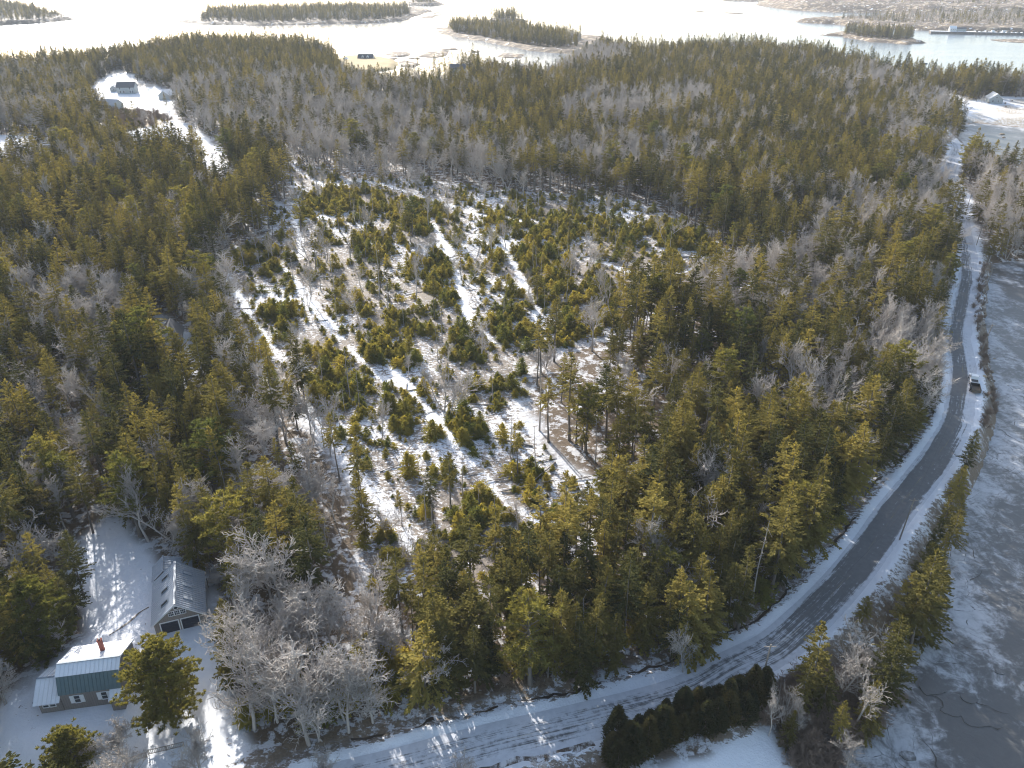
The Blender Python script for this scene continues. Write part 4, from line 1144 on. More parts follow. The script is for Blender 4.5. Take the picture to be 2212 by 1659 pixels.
def garage():
    x, y = un(338.5, 1373, 5.0); a = radians(20.2)
    e = empty('garage', (x, y, 5.0), a)
    tag(e, 'tan two-door garage with grey metal roof and six skylights', 'garage')
    W, L, h, R = 7.3, 9.6, 2.65, 5.65
    m = MB().prism([(0, -.8), (W, -.8), (W, h), (W / 2, R - .12), (0, h)], 0, L); m.build('wall', 'tan_siding', e)
    rf = MB().box(W / 2 - .16, W / 2 + .16, -.42, L + .36, R + .02, R + .10).build('roof', 'ridge_cap', e)
    k = (R - h) / (W / 2); o = .42; ye, yr = -.40, L + .35
    panels(rf, (-o, yr, h - k * o), (-o, ye, h - k * o), (W / 2, ye, R), (W / 2, yr, R), 22, 'metal_roof')
    panels(rf, (W + o, ye, h - k * o), (W + o, yr, h - k * o), (W / 2, yr, R), (W / 2, ye, R), 22, 'metal_roof')
    for sx in (-1, 1):
        for i, yy in enumerate((1.9, 4.9, 7.9)):
            mid = W / 2 + sx * 1.75; hw = .62; yl, yh = yy - .36, yy + .36
            f = lambda xx: R - k * abs(xx - W / 2) + .075
            xa, xb = (mid - hw, mid + hw)
            q = [(xa, yl, f(xa)), (xb, yl, f(xb)), (xb, yh, f(xb)), (xa, yh, f(xa))]
            s = MB().slab(*[(p[0], p[1], p[2] + .10) for p in q], .12).build('skylight', 'ridge_cap', rf)
            q2 = [(xa + .09, yl + .08, f(xa + .09)), (xb - .09, yl + .08, f(xb - .09)), (xb - .09, yh - .08, f(xb - .09)), (xa + .09, yh - .08, f(xa + .09))]
            MB().slab(*[(p[0], p[1], p[2] + .115) for p in q2], .03).build('skylight_pane', 'metal_roof' if sx > 0 else 'dark_glass', rf)
    for sx in (0, 1):
        p0, p1 = ((-o, h - k * o), (W / 2, R)) if not sx else ((W / 2, R), (W + o, h - k * o))
        MB().prism([(p0[0], p0[1] - .30), (p1[0], p1[1] - .30), (p1[0], p1[1] - .065), (p0[0], p0[1] - .065)], -.44, -.36).build('rake_trim', 'white_trim', rf)
    for x0, x1 in ((.95, 3.45), (3.95, 6.45)):
        d = MB()
        d.box(x0, x1, -.02, .04, 0, 2.1)
        for j in range(4): d.box(x0 + .05, x1 - .05, -.05, -.02, .06 + .52 * j, .50 + .52 * j)
        dr = d.build('garage_door', 'navy_door', e)
        for u in (.3, 1.45): MB().box(x0 + u, x0 + u + .75, -.065, -.05, 1.72, 1.86).build('door_window', 'dark_glass', dr)
        MB().box(x0 - .16, x0, -.07, .03, 0, 2.28).box(x1, x1 + .16, -.07, .03, 0, 2.28).box(x0, x1, -.07, .03, 2.1, 2.28).build('door_frame', 'white_trim', e)
    for i in range(3):
        c = W / 2 + (i - 1) * .86
        window(e, c - .35, c + .35, 3.25, 4.05, -.005, cols=3, rows=2, fr=.08)
    n = 16; ring = MB(); v = []
    for r_, yy in ((.40, -.06), (.29, -.06), (.29, .02), (.40, .02)):
        v += [(W / 2 + r_ * cos(2 * pi * i / n), yy, 4.62 + r_ * .8 * sin(2 * pi * i / n)) for i in range(n)]
    ring.add(v, [(j * n + i, j * n + (i + 1) % n, ((j + 1) % 4) * n + (i + 1) % n, ((j + 1) % 4) * n + i) for j in range(4) for i in range(n)])
    w = ring.build('round_window', 'white_trim', e)
    MB().add([(W / 2 + .29 * cos(2 * pi * i / n), -.03, 4.62 + .23 * sin(2 * pi * i / n)) for i in range(n)], [tuple(range(n))]).build('pane', 'dark_glass', w)
    # rear wing
    wg = MB().prism([(-.2, -.8), (5.4, -.8), (5.4, 2.5), (1.45, 4.05), (-.2, 2.55)], L + .75, L + 4.2).build('rear_wing', 'tan_siding', e)
    r2 = MB().box(1.33, 1.57, L + .35, L + 4.55, 4.22, 4.29).build('wing_roof', 'ridge_cap', e)
    panels(r2, (-.6, L + 4.5, 2.30), (-.6, L + .4, 2.30), (1.45, L + .4, 4.2), (1.45, L + 4.5, 4.2), 9, 'metal_roof')
    panels(r2, (5.8, L + .4, 2.45), (5.8, L + 4.5, 2.45), (1.45, L + 4.5, 4.2), (1.45, L + .4, 4.2), 9, 'metal_roof')
    window(e, .35, 1.0, 1.0, 2.3, L + .745, rows=1); window(e, 1.2, 1.9, 1.0, 2.3, L + .745, rows=1)
    # deck with railing behind
    dk = empty('deck', tuple(e.matrix_basis @ Vector((W + .5, L - 1.2, 0))), a + radians(-12))
    tag(dk, 'weathered wooden deck with railing at the garage corner', 'deck')
    MB().box(0, 4.2, 0, 2.4, .9, 1.02).build('deck_floor', 'weathered_wood', dk)
    for xx in (0, 2.0, 4.1):
        for yy in (0, 2.3): MB().box(xx, xx + .1, yy, yy + .1, -.5, 2.0).build('post', 'weathered_wood', dk)
    for yy in (.02, 2.32):
        MB().box(0, 4.2, yy, yy + .06, 1.92, 2.0).build('rail', 'weathered_wood', dk)
        mb = MB()
        for i in range(20): mb.box(.12 + i * .2, .17 + i * .2, yy + .01, yy + .05, 1.03, 1.92)
        mb.build('balusters', 'weathered_wood', dk)
garage()

def cottage():
    x, y = un(134.8 * .73733 / .73733 * 1.0 + 5.5, 1533.8, 5.0)
    O = un((80 + 610 / 5.53) * .73733, (1820 + 1440 / 5.53) * .73733, 5.0); a = radians(10.0)
    e = empty('cottage', (O[0], O[1], 5.0), a)
    tag(e, 'grey board cottage with teal lower roof and white shutters', 'house')
    W = 8.0
    E_, B_, R_, Q_ = (-.05, 3.15), (.95, 5.55), (2.45, 6.5), (7.9, 4.1)
    MB().prismx([(0, -.8), (7.6, -.8), (7.6, 4.0), (2.45, 6.35), (1.05, 5.45), (.10, 3.1), (0, 3.05)], .02, W - .02).build('wall', 'grey_siding', e)
    rf = MB().box(-.15, W + .15, R_[0] - .14, R_[0] + .14, R_[1] + .03, R_[1] + .10).build('roof', 'ridge_cap', e)
    panels(rf, (-.12, E_[0] - .06, E_[1] - .12), (W + .12, E_[0] - .06, E_[1] - .12), (W + .12, *B_), (-.12, *B_), 16, 'teal_roof', .07, .03, 'shingle_panel')
    panels(rf, (-.2, B_[0] - .07, B_[1] + .01), (W + .2, B_[0] - .07, B_[1] + .01), (W + .2, *R_), (-.2, *R_), 15, 'white_roof')
    panels(rf, (W + .2, *Q_), (-.2, *Q_), (-.2, *R_), (W + .2, *R_), 15, 'white_roof')
    MB().prismx([(B_[0] - .1, B_[1] - .22), (R_[0], R_[1] - .22), (Q_[0], Q_[1] - .22), (Q_[0], Q_[1] - .08), (R_[0], R_[1] - .08), (B_[0] - .1, B_[1] - .08)], W + .10, W + .18).build('rake_trim', 'white_trim', rf)
    for x0 in (1.75, 5.3):
        window(e, x0, x0 + .72, 1.25, 2.55, -.005, rows=2, shutters=.48)
    # low wing
    wg = MB().prismx([(-.05, -.8), (5.9, -.8), (5.9, 2.3), (2.6, 3.85), (-.05, 2.25)], -3.0, -.03).build('low_wing', 'grey_siding', e)
    r2 = MB().box(-3.55, -.05, 2.5, 2.74, 4.02, 4.08).build('wing_roof', 'ridge_cap', e)
    panels(r2, (-3.5, -.55, 2.12), (-.05, -.55, 2.12), (-.05, 2.62, 4.0), (-3.5, 2.62, 4.0), 6, 'white_roof')
    panels(r2, (-.05, 6.3, 2.2), (-3.5, 6.3, 2.2), (-3.5, 2.62, 4.0), (-.05, 2.62, 4.0), 6, 'white_roof')
    window(e, -2.45, -1.75, 1.15, 1.95, -.055, rows=2); window(e, -1.55, -.85, 1.15, 1.95, -.055, rows=2)
    # porch roof on the right
    MB().box(6.75, 8.4, -1.3, -.02, -.5, 2.0).build('porch', 'grey_siding', e)
    r3 = MB().box(6.6, 8.6, -.12, -.03, 2.95, 3.02).build('porch_roof', 'ridge_cap', e)
    panels(r3, (6.6, -1.6, 2.15), (8.6, -1.6, 2.15), (8.6, -.08, 2.95), (6.6, -.08, 2.95), 4, 'white_roof')
    ch = MB().box(4.62, 5.14, 4.95, 5.45, 4.0, 7.3).build('chimney', 'brick', e)
    MB().box(4.56, 5.20, 4.89, 5.51, 7.3, 7.42).build('chimney_cap', 'brick', ch)
    MB().box(4.75, 5.01, 5.07, 5.33, 7.42, 7.6).build('flue', 'dark_roof', ch)
cottage()

def gable_house(name, label, px, py, W, D, h, R, rz, wall, roof, wins=(), cat='house', along='x', over=.4, chimney=None, dormers=0, zb=None):
    x, y, z = gp(px, py)
    if zb is not None: z = zb
    e = empty(name, (x, y, z), rz); tag(e, label, cat)
    if along == 'y':
        MB().prism([(-W / 2, -1), (W / 2, -1), (W / 2, h), (0, R - .15), (-W / 2, h)], 0, D).build('wall', wall, e)
        k = (R - h) / (W / 2)
        for s in (-1, 1):
            q = [(s * (W / 2 + over), -over, h - k * over), (s * (W / 2 + over), D + over, h - k * over), (0, D + over, R), (0, -over, R)]
            if s < 0: q = [q[1], q[0], q[3], q[2]]
            MB().slab(*q, .16).build('roof', roof, e)
            MB().prism([(s * (W / 2 + over), h - k * over - .32), (0, R - .32), (0, R - .17), (s * (W / 2 + over), h - k * over - .17)], -over - .03, -over + .06).build('rake_trim', 'white_trim', e)
    else:
        MB().prismx([(0, -1), (D, -1), (D, h), (D / 2, R - .15), (0, h)], -W / 2, W / 2).build('wall', wall, e)
        k = (R - h) / (D / 2)
        MB().slab((-W / 2 - over, -over, h - k * over), (W / 2 + over, -over, h - k * over), (W / 2 + over, D / 2, R), (-W / 2 - over, D / 2, R), .16).build('roof', roof, e)
        MB().slab((W / 2 + over, D + over, h - k * over), (-W / 2 - over, D + over, h - k * over), (-W / 2 - over, D / 2, R), (W / 2 + over, D / 2, R), .16).build('roof', roof, e)
        for i in range(dormers):
            c = (i - (dormers - 1) / 2) * W * .34; zz = h + k * 1.0
            dm = MB().prism([(c - .9, zz), (c + .9, zz), (c + .9, zz + 1.5), (c, zz + 2.5), (c - .9, zz + 1.5)], .9, D / 2).build('dormer', 'white_trim', e)
            MB().box(c - .45, c + .45, .85, .95, zz + .4, zz + 1.5).build('pane', 'dark_glass', dm)
    for (wx, wz, ww, wh) in wins: window(e, wx - ww / 2, wx + ww / 2, wz, wz + wh, -.005, rows=2, fr=.12)
    if chimney:
        MB().box(chimney[0] - .4, chimney[0] + .4, D / 2 - .4, D / 2 + .4, R - 1, R + 1.2).build('chimney', 'brick', e)
    return e
gable_house('white_house', 'small white gabled house half hidden among spruces by the wood', 371, 752, 5.6, 7.5, 2.9, 5.6, radians(16), 'white_siding', 'dark_roof', [(-1.6, .9, .7, 1.1), (.2, 3.3, .7, 1.1), (1.9, 1.0, .6, .9)], along='y')
e = bpy.data.objects['white_house']; MB().box(.2, 1.15, -.06, .02, .05, 2.15).build('door', 'ridge_cap', e); MB().box(-.3, 1.7, -1.2, -.05, -.4, .05).build('step', 'snow_cap', e)
gable_house('farmhouse', 'pale two-storey farmhouse with dark roof in the far snowy yard', 273, 203, 13, 9, 5.0, 8.2, radians(6), 'pale_siding', 'dark_roof', [(-4, .9, 1.1, 1.5), (-1.5, .9, 1.1, 1.5), (3.2, .9, 1.1, 1.5), (5, .9, 1.1, 1.5), (-4, 3.2, 1.1, 1.4), (3.2, 3.2, 1.1, 1.4)])
gable_house('shed', 'small pale shed left of the far farmhouse', 246, 198, 5, 6, 2.6, 4.6, radians(10), 'pale_siding', 'metal_roof', [(0, 1.0, .9, 1.0)], 'shed', 'y')
gable_house('long_barn', 'long pale barn with small windows below the far farmhouse', 231, 237, 13, 9, 3.2, 6.4, radians(-14), 'pale_siding', 'metal_roof', [(-4, 1.4, 1, .8), (-2.4, 1.4, 1, .8), (2.5, 1.4, 1, .8), (4.1, 1.4, 1, .8)], 'barn', 'x')
gable_house('barn', 'pale gabled barn beside grey trees right of the far yard', 356, 216, 9, 10, 3.4, 6.6, radians(-8), 'pale_siding', 'white_roof', [(0, 3.6, 1, 1)], 'barn', 'y')
gable_house('tall_house', 'tall pale house with steep roof near the glittering shore', 243, 148, 12, 10, 6.0, 10.5, radians(4), 'pale_siding', 'metal_roof', [(-3, 1, 1.2, 1.5), (0, 1, 1.2, 1.5), (3, 1, 1.2, 1.5), (-2, 4, 1.2, 1.5), (2, 4, 1.2, 1.5), (0, 6.6, 1.2, 1.5)], along='y')
gable_house('shore_house', 'white house with dark dormered roof on the grassy shore spit', 789, 137, 16, 10, 4.2, 9.0, radians(-4), 'white_siding', 'dark_roof', [(-5, 1.0, 1.3, 1.6), (-2, 1.0, 1.3, 1.6), (2, 1.0, 1.3, 1.6), (5, 1.0, 1.3, 1.6)], dormers=2)
gable_house('small_cottage', 'small white gabled cottage beside the dormered shore house', 744, 137, 7, 7, 3, 5.6, radians(-10), 'white_siding', 'white_roof', [(0, 1, 1.3, 1.2)], 'house', 'y')
gable_house('grey_house', 'low grey house with chimney behind the treetops at the inlet', 990, 157, 14, 9, 3.4, 7.2, radians(10), 'pale_siding', 'dark_roof', [(-3, 1, 1.2, 1.3), (2, 1, 1.2, 1.3)], chimney=(3.5,))
gable_house('lawn_house', 'pale gabled house on the snowy lawn above the far cove', 2150, 224, 9, 12, 3.2, 6.8, radians(-14), 'pale_siding', 'metal_roof', [(-2, 1, 1, 1.3), (1.6, 1, 1, 1.3), (0, 3.6, 1, 1.1)], along='y')
gable_house('roof_house', 'house roof among bare trees on the far shoreline', 1305, 128, 13, 9, 3.4, 7.0, radians(-20), 'pale_siding', 'dark_roof', [(-3, 1, 1.2, 1.3), (3, 1, 1.2, 1.3)])

# ------------------------------------------------------------------ truck and trailer
def wheel(parent, x, y, r=.38, w=.26):
    t = MB().tube((x - w / 2, y, r), (x + w / 2, y, r), r, r, 16).build('wheel', 'tyre', parent)
    s = 1 if x > 0 else -1
    MB().tube((x + s * (w / 2 - .02), y, r), (x + s * (w / 2 + .015), y, r), r * .58, r * .52, 12).build('rim', 'metal_roof', t)
def pickup():
    x, y, z = gp(2104, 826); p2 = gp(2098, 790)
    rz = math.atan2(p2[1] - y, p2[0] - x) - pi / 2
    x, y = gp(2102, 824)[:2]
    e = empty('pickup_truck', (x, y, Hs(x, y) + .02), rz); tag(e, 'white pickup truck towing a dark trailer along the road', 'truck')
    # local: +y forward, length 5.6, width 1.95
    side = [(-2.8, .45), (-2.8, 1.02), (-.95, 1.05), (-.9, 1.08), (.95, 1.10), (2.55, 1.0), (2.75, .80), (2.78, .45)]
    mb = MB().prismx(side, -.97, .97); mb.build('body', 'truck_white', e, .06)
    MB().prismx([(-.85, 1.06), (-.70, 1.80), (.55, 1.84), (1.20, 1.10)], -.84, .84).build('cab', 'truck_white', e, .07)
    bed = MB().box(-.80, .80, -2.66, -.98, 1.03, 1.062).build('truck_bed', 'black_paint_and_shade', e)  # flat black sheet stands in for the shadow inside the pickup's bed
    MB().box(-.86, -.80, -2.7, -.96, 1.03, 1.14).box(.80, .86, -2.7, -.96, 1.03, 1.14).box(-.86, .86, -2.76, -2.70, 1.0, 1.14).build('bed_rail', 'truck_white', e)
    MB().slab((-.74, -.795, 1.22), (.74, -.795, 1.22), (.70, -.715, 1.68), (-.70, -.715, 1.68), .02).build('rear_window', 'dark_glass', e)
    MB().slab((.76, 1.14, 1.18), (-.76, 1.14, 1.18), (-.72, .64, 1.74), (.72, .64, 1.74), .02).build('windshield', 'dark_glass', e)
    for s in (-1, 1):
        MB().box(min(s * .845, s * .86), max(s * .845, s * .86), -.55, .55, 1.22, 1.66).build('side_window', 'dark_glass', e)
        MB().box(min(s * .62, s * .93), max(s * .62, s * .93), -2.83, -2.79, .62, .95).build('tail_light', 'tail_red', e)
        MB().box(min(s * .98, s * 1.15), max(s * .98, s * 1.15), .75, .85, 1.1, 1.28).build('mirror', 'black_paint_and_shade', e)
        for yy in (-1.75, 1.75): wheel(e, s * .86, yy)
    MB().box(-.9, .9, -2.95, -2.78, .45, .62).build('bumper', 'metal_roof', e)
    # trailer behind
    c, s_ = cos(rz), sin(rz); off = -5.4
    tx, ty = x - s_ * off, y + c * off
    t = empty('trailer', (tx, ty, Hs(tx, ty) + .02), rz + .03); tag(t, 'dark open utility trailer hitched behind the white pickup', 'trailer')
    MB().box(-1.0, 1.0, -1.9, 1.7, .55, .65).build('trailer_floor', 'trailer_bed', t)
    MB().box(-1.05, -.98, -1.9, 1.7, .5, 1.25).build('side_board', 'black_paint_and_shade', t); MB().box(.98, 1.05, -1.9, 1.7, .5, 1.25).build('side_board', 'black_paint_and_shade', t)
    MB().box(-1.05, 1.05, 1.7, 1.77, .5, 1.35).build('front_board', 'black_paint_and_shade', t); MB().box(-1.0, 1.0, -1.97, -1.9, .5, 1.2).build('tail_gate', 'trailer_bed', t)
    MB().box(-.06, .06, 1.7, 2.7, .45, .55).build('drawbar', 'black_paint_and_shade', t)
    for s in (-1, 1):
        wheel(t, s * 1.16, -.3, .34, .2); MB().box(s * 1.05 - (.02 if s > 0 else .26), s * 1.05 + (.26 if s > 0 else .02), -.78, .18, .72, .76).build('fender', 'black_paint_and_shade', t)
pickup()

# ------------------------------------------------------------------ utility poles and wires
POLE_W = []
for lbl, (px, py), hh, lean in (('leaning wooden utility pole on the cove bank by the scrub', (2117, 765), 9.0, .10), ('wooden utility pole beside the sunlit end of the cove', (2123, 638), 9.5, .07), ('utility pole with transformer at the upper road bend', (2085, 463), 9.0, .03),
                           ('braced utility pole beside the road below the upper bend', (2109, 530), 8.0, .02), ('grey utility pole on the snowy bank beside the straight road', (1943, 1166), 9.5, .05), ('utility pole between the hedge and the bank spruces', (1641, 1487), 9.0, .03)):
    x, y, z = gp(px, py); e = empty('utility_pole', (x, y, z)); e.rotation_euler = (0, lean, 0); tag(e, lbl, 'utility pole')
    MB().tube((0, 0, -.6), (0, 0, hh), .15, .10, 10).build('pole', 'weathered_wood', e)
    MB().box(-.9, .9, -.05, .05, hh - .5, hh - .4).build('crossarm', 'weathered_wood', e)
    for xx in (-.8, 0, .8): MB().tube((xx, 0, hh - .4), (xx, 0, hh - .2), .05, .03, 6).build('insulator', 'ridge_cap', e)
    if 'transformer' in lbl: MB().tube((.25, -.25, hh - 1.6), (.25, -.25, hh - .7), .22, .22, 10).build('transformer', 'metal_roof', e)
    POLE_W.append((x + lean * hh, y, z + hh - .2))
POLE_W.sort(key=lambda p: p[1])
for i in range(len(POLE_W) - 1):
    A, B = Vector(POLE_W[i]), Vector(POLE_W[i + 1])
    mb = MB()
    pts = [A.lerp(B, t / 10) - Vector((0, 0, 1.4 * 4 * (t / 10) * (1 - t / 10))) for t in range(11)]
    for p, q in zip(pts[:-1], pts[1:]): mb.tube(p, q, .012, .012, 4)
    o = mb.build('overhead_wire', 'wire'); tag(o, 'thin overhead wire strung between roadside utility poles', 'wire', 'wires along the road')

# ------------------------------------------------------------------ boats, pier
def boat(px, py, L, rz, dark, label):
    x, y = un(px, py, 0.0)
    e = empty('lobster_boat', (x, y, 0), rz); tag(e, label, 'boat')
    w = L * .16
    st = [(-L / 2, w * .92, .9), (-L / 4, w, .85), (0, w, .95), (L / 4, w * .8, 1.2), (L * .42, w * .35, 1.6), (L / 2, .05, 1.8)]
    v = []; f = []
    for (yy, ww, dz) in st: v += [(-ww, yy, dz), (-ww * .7, yy, -.3), (ww * .7, yy, -.3), (ww, yy, dz)]
    for i in range(len(st) - 1):
        for j in range(3): f.append((i * 4 + j, (i + 1) * 4 + j, (i + 1) * 4 + j + 1, i * 4 + j + 1))
        f.append((i * 4 + 3, (i + 1) * 4 + 3, (i + 1) * 4, i * 4))
    f.append((0, 1, 2, 3)); f.append(tuple(len(v) - k for k in (1, 2, 3, 4)))
    MB().add(v, f).build('hull', 'boat_dark' if dark else 'boat_hull', e)
    MB().box(-w * .6, w * .6, -.2, L * .22, 1.0, 2.6).build('cabin', 'boat_hull', e, .1)
    MB().box(-w * .62, w * .62, L * .12, L * .222, 1.8, 2.35).build('cabin_window', 'dark_glass', e)
    MB().box(-w * .7, w * .7, -1.2, L * .25, 2.6, 2.72).build('cabin_roof', 'boat_hull', e)
    MB().tube((0, 0, 2.7), (0, 0, 4.6), .06, .04, 6).build('mast', 'boat_dark', e)
boat(1840, 123, 9, radians(80), False, 'grey lobster boat moored alone off the wooded shore')
boat(1994, 138, 8.5, radians(100), True, 'dark-hulled lobster boat moored beyond the treetops')
boat(2086, 149, 12, radians(75), True, 'larger white-cabined lobster boat with dark hull near its neighbour')
boat(2110, 147, 8.5, radians(95), False, 'pale skiff-like boat moored beside the larger lobster boat')
def pier():
    a = un(2009, 72, 0.0); b = un(2330, 78, 0.0)
    d = b - a; L = float(np.linalg.norm(d)); rz = math.atan2(d[1], d[0])
    e = empty('pier', (a[0], a[1], 0), rz); tag(e, 'long dark stone pier reaching out from the far shore', 'pier')
    MB().box(0, L, -4, 8, -1.5, 3.0).build('pier_wall', 'pier_stone', e); MB().box(.3, L, -3.6, 7.6, 3.0, 3.12).build('pier_deck', 'snow_cap', e)
    for i in range(24): MB().tube((4 + i * L / 25, -4.3, -1.5), (4 + i * L / 25, -4.3, 3.6), .3, .25, 6).build('piling', 'weathered_wood', e)
    h = empty('wharf_house', tuple(e.matrix_basis @ Vector((L * .13, 0, 3.12))), rz); tag(h, 'white wharf shed with dark roof on the stone pier', 'shed')
    MB().prismx([(0, 0), (7, 0), (7, 4), (3.5, 7), (0, 4)], 0, 9).build('wall', 'white_siding', h)
    MB().prismx([(1, 0), (6.5, 0), (6.5, 3.4), (3.7, 5.2), (1, 3.4)], 9.02, 22).build('rear_shed', 'pale_siding', h)
    MB().slab((-.3, -.4, 3.8), (9.2, -.4, 3.8), (9.2, 3.5, 7.15), (-.3, 3.5, 7.15), .2).build('roof', 'white_roof', h)
    MB().slab((9.2, 7.4, 3.8), (-.3, 7.4, 3.8), (-.3, 3.5, 7.15), (9.2, 3.5, 7.15), .2).build('roof', 'dark_roof', h)
    MB().slab((9.3, .6, 3.3), (22.4, .6, 3.3), (22.4, 3.7, 5.4), (9.3, 3.7, 5.4), .2).build('roof', 'dark_roof', h)
    for i in range(3): window(h, 1.5 + i * 2.5, 2.5 + i * 2.5, 1.2, 2.8, -.005, fr=.15)
    for i in range(16):
        q = e.matrix_basis @ Vector((L * .32 + i * L * .035, random.uniform(-2, 5), 3.12))
        s = random.uniform(1.2, 2.4)
        mb = MB()
        for j in range(3): mb.box(-s + j * .05, s, -1.2, 1.2, j * .8, j * .8 + .72)
        o = mb.build('trap_stack', random.choice(['white_trim', 'weathered_wood', 'trailer_bed'])); o.location = q; o.rotation_euler[2] = rz + random.uniform(-.3, .3)
        tag(o, 'low stack of lobster traps on the stone pier', 'trap stack', 'trap stacks on the pier')
pier()

# ------------------------------------------------------------------ yard: single trees, fence, brush
KINDS['yardpine'] = []
def big_pine(name, label, seed, px, py, Ht, R, clear, dens, tuft=26, mat='pine_needles', blade=.5):
    (tv, tq), (cv, cq) = pine(seed, Ht, R, clear, dens, tuft, blade)
    x, y, z = gp(px, py); e = empty(name, (x, y, z)); tag(e, label, 'pine')
    obj('trunk', mesh_np('trunk', tv, quads=tq, mats=('spruce_bark',), smooth_=True), e); obj('crown', mesh_np('crown', cv, quads=cq, mats=(mat,)), e)
    return e
big_pine('pine_tree', 'broad dense yellow-green pine standing at the right end of the cottage', 31, 372, 1545, 14.0, 5.4, .10, 3.4, 30)
big_pine('pine_tree', 'round bushy pine on the snow in front of the cottage', 32, 168, 1668, 8.0, 3.3, .04, 3.2, 30)
big_pine('pine_tree', 'broad dark-skirted evergreen at the edge of the back yard snow', 33, 105, 1408, 14, 4.8, .02, 3.2, 28)
big_pine('pine_tree', 'blue-green pine in the shade at the head of the back yard', 34, 118, 1175, 12, 3.4, .25, 1.3, 18, 'cedar_needles')
def hand(k, v, px, py, s, label, sxy=1.0, name=None, rot=None):
    x, y, z = gp(px, py)
    e = plant(k, v, x, y, z, s, RNG.uniform(0, 6.28) if rot is None else rot, label, None, (RNG.normal(0, .02), RNG.normal(0, .02)), sxy, name); return e
hand('oldbare', 0, 806, 1562, 1.0, 'spreading pale leafless tree at the foot of the wood above the road', 1.1)
hand('oldbare', 1, 690, 1600, 1.05, 'twin-stemmed pale leafless tree leaning over the lower verge', 1.05)
hand('oldbare', 0, 600, 1560, 1.1, 'wide leafless tree beside the driveway edge', 1.0)
hand('oldbare', 1, 620, 1450, 1.1, 'tall leafless tree with arching limbs opposite the cottage', 1.0)
hand('oldbare', 0, 545, 1420, 1.0, 'leafless tree reaching twigs towards the garage doors', 1.1)
hand('oldbare', 1, 420, 1208, 1.0, 'leafless grey tree standing just behind the garage')
hand('oldbare', 0, 300, 1700, .75, 'leafless tree in the front garden beside the bushy pine', 1.1)
hand('oldbare', 2, 432, 1668, .85, 'many-stemmed dark leafless tree beside the driveway gate')
hand('oldbare', 2, 255, 1630, .6, 'low brushy leafless tree between pine and garden railing', 1.4)
hand('oldbare', 1, 15, 1520, .8, 'thin reddish leafless tree beyond the cottage wing')
hand('oldbare', 2, 700, 1700, .6, 'tangled leafless brush at the lower road verge', 1.4)
hand('oldbare', 1, 1000, 1720, .55, 'leafless crown rising at the near edge of the road', 1.3)
hand('oldbare', 1, 1180, 1735, .55, 'reddish leafless crown beside the brown side road', 1.3)
hand('oldbare', 0, 1475, 1452, .75, 'single pale leafless tree in front of the roadside spruces', .8)
for i, (px, py, k, s, w) in enumerate(((2092, 985, 'spruce', .34, 1.3), (2078, 1030, 'spruce', .42, 1.2), (2062, 1075, 'spruce', .45, 1.2), (2046, 1118, 'spruce', .55, 1.1), (2060, 1140, 'spruce', .50, 1.1), (2028, 1160, 'spruce', .5, 1.1), (2040, 1195, 'spruce', .55, 1.1), (2008, 1215, 'spruce', .55, 1.1),
        (2018, 1260, 'spruce', .6, 1.1), (1985, 1268, 'spruce', .62, 1.1), (1975, 1330, 'spruce', .6, 1.1), (1992, 1350, 'spruce', .7, 1.1), (1940, 1345, 'spruce', .62, 1.1), (1962, 1432, 'spruce', 1.0, 1.1), (1985, 1395, 'spruce', .9, 1.1), (1935, 1410, 'spruce', .75, 1.1), (1862, 1345, 'spruce', .30, 1.3),
        (1748, 1512, 'spruce', .85, 1.0), (1722, 1540, 'spruce', .62, 1.0), (1768, 1548, 'spruce', .6, 1.0), (1885, 1548, 'spruce', .85, 1.05), (1905, 1510, 'spruce', .8, 1.0), (1862, 1590, 'spruce', .6, 1.0), (1800, 1620, 'spruce', .45, 1.0), (1700, 1610, 'spruce', .4, 1.0),
        (1840, 1500, 'bare', .78, 1.1), (1815, 1520, 'bare', .7, 1.1), (1850, 1575, 'bare', .8, 1.0), (1870, 1530, 'bare', .7, 1.0), (1828, 1700, 'bare', .55, 1.1), (2000, 1380, 'bare', .5, 1.2), (1660, 1590, 'bare', .5, .8), (1690, 1570, 'bare', .55, .8), (1720, 1600, 'bare', .5, .8), (1990, 1240, 'bare', .4, 1.0), (2010, 1300, 'bare', .45, 1.1), (1960, 1300, 'bare', .5, 1.0))):
    x, y, z = gp(px, py); lk = LOOK[k]; s = s * 1.3; w = w * 1.05
    plant(k, i % len(KINDS[k]), x, y, z, s, RNG.uniform(0, 6.28), ('short ' if s < .6 else 'towering ' if s > 1.0 else '') + lk[1] + ' ' + PLACE['bank'], ('short ' if s < .6 else 'towering ' if s > 1.0 else '') + lk[1] + ' ' + PLACE['bank'], (RNG.normal(0, .03), RNG.normal(0, .03)), w)
def railing(label, A, B, name='garden_railing'):
    a, b = np.array(gp(*A)), np.array(gp(*B)); L = float(np.hypot(*(b - a)[:2])); rz = math.atan2(b[1] - a[1], b[0] - a[0])
    e = empty(name, tuple(a), rz); tag(e, label, 'railing')
    n = max(2, int(L / 2) + 1)
    for i in range(n): MB().box(i * L / (n - 1) - .05, i * L / (n - 1) + .05, -.05, .05, -.3, 1.1).build('post', 'weathered_wood', e)
    for z in (.25, 1.0): MB().box(0, L, -.03, .03, z, z + .08).build('rail', 'weathered_wood', e)
    for i in range(int(L / .22)): MB().box(.1 + i * .22, .16 + i * .22, -.02, .02, .33, 1.0).build('baluster', 'weathered_wood', e)
railing('weathered wooden garden railing below the cottage pine', (322, 1632), (398, 1612))
railing('short wooden railing at the garden gate by the driveway', (275, 1650), (318, 1636))
o = ribbon('ditch', catmull(upoly([(322, 1312), (300, 1325), (270, 1350), (235, 1372)], 5.0), .5), .16, 'ditch', .05, 3, jag=.9)
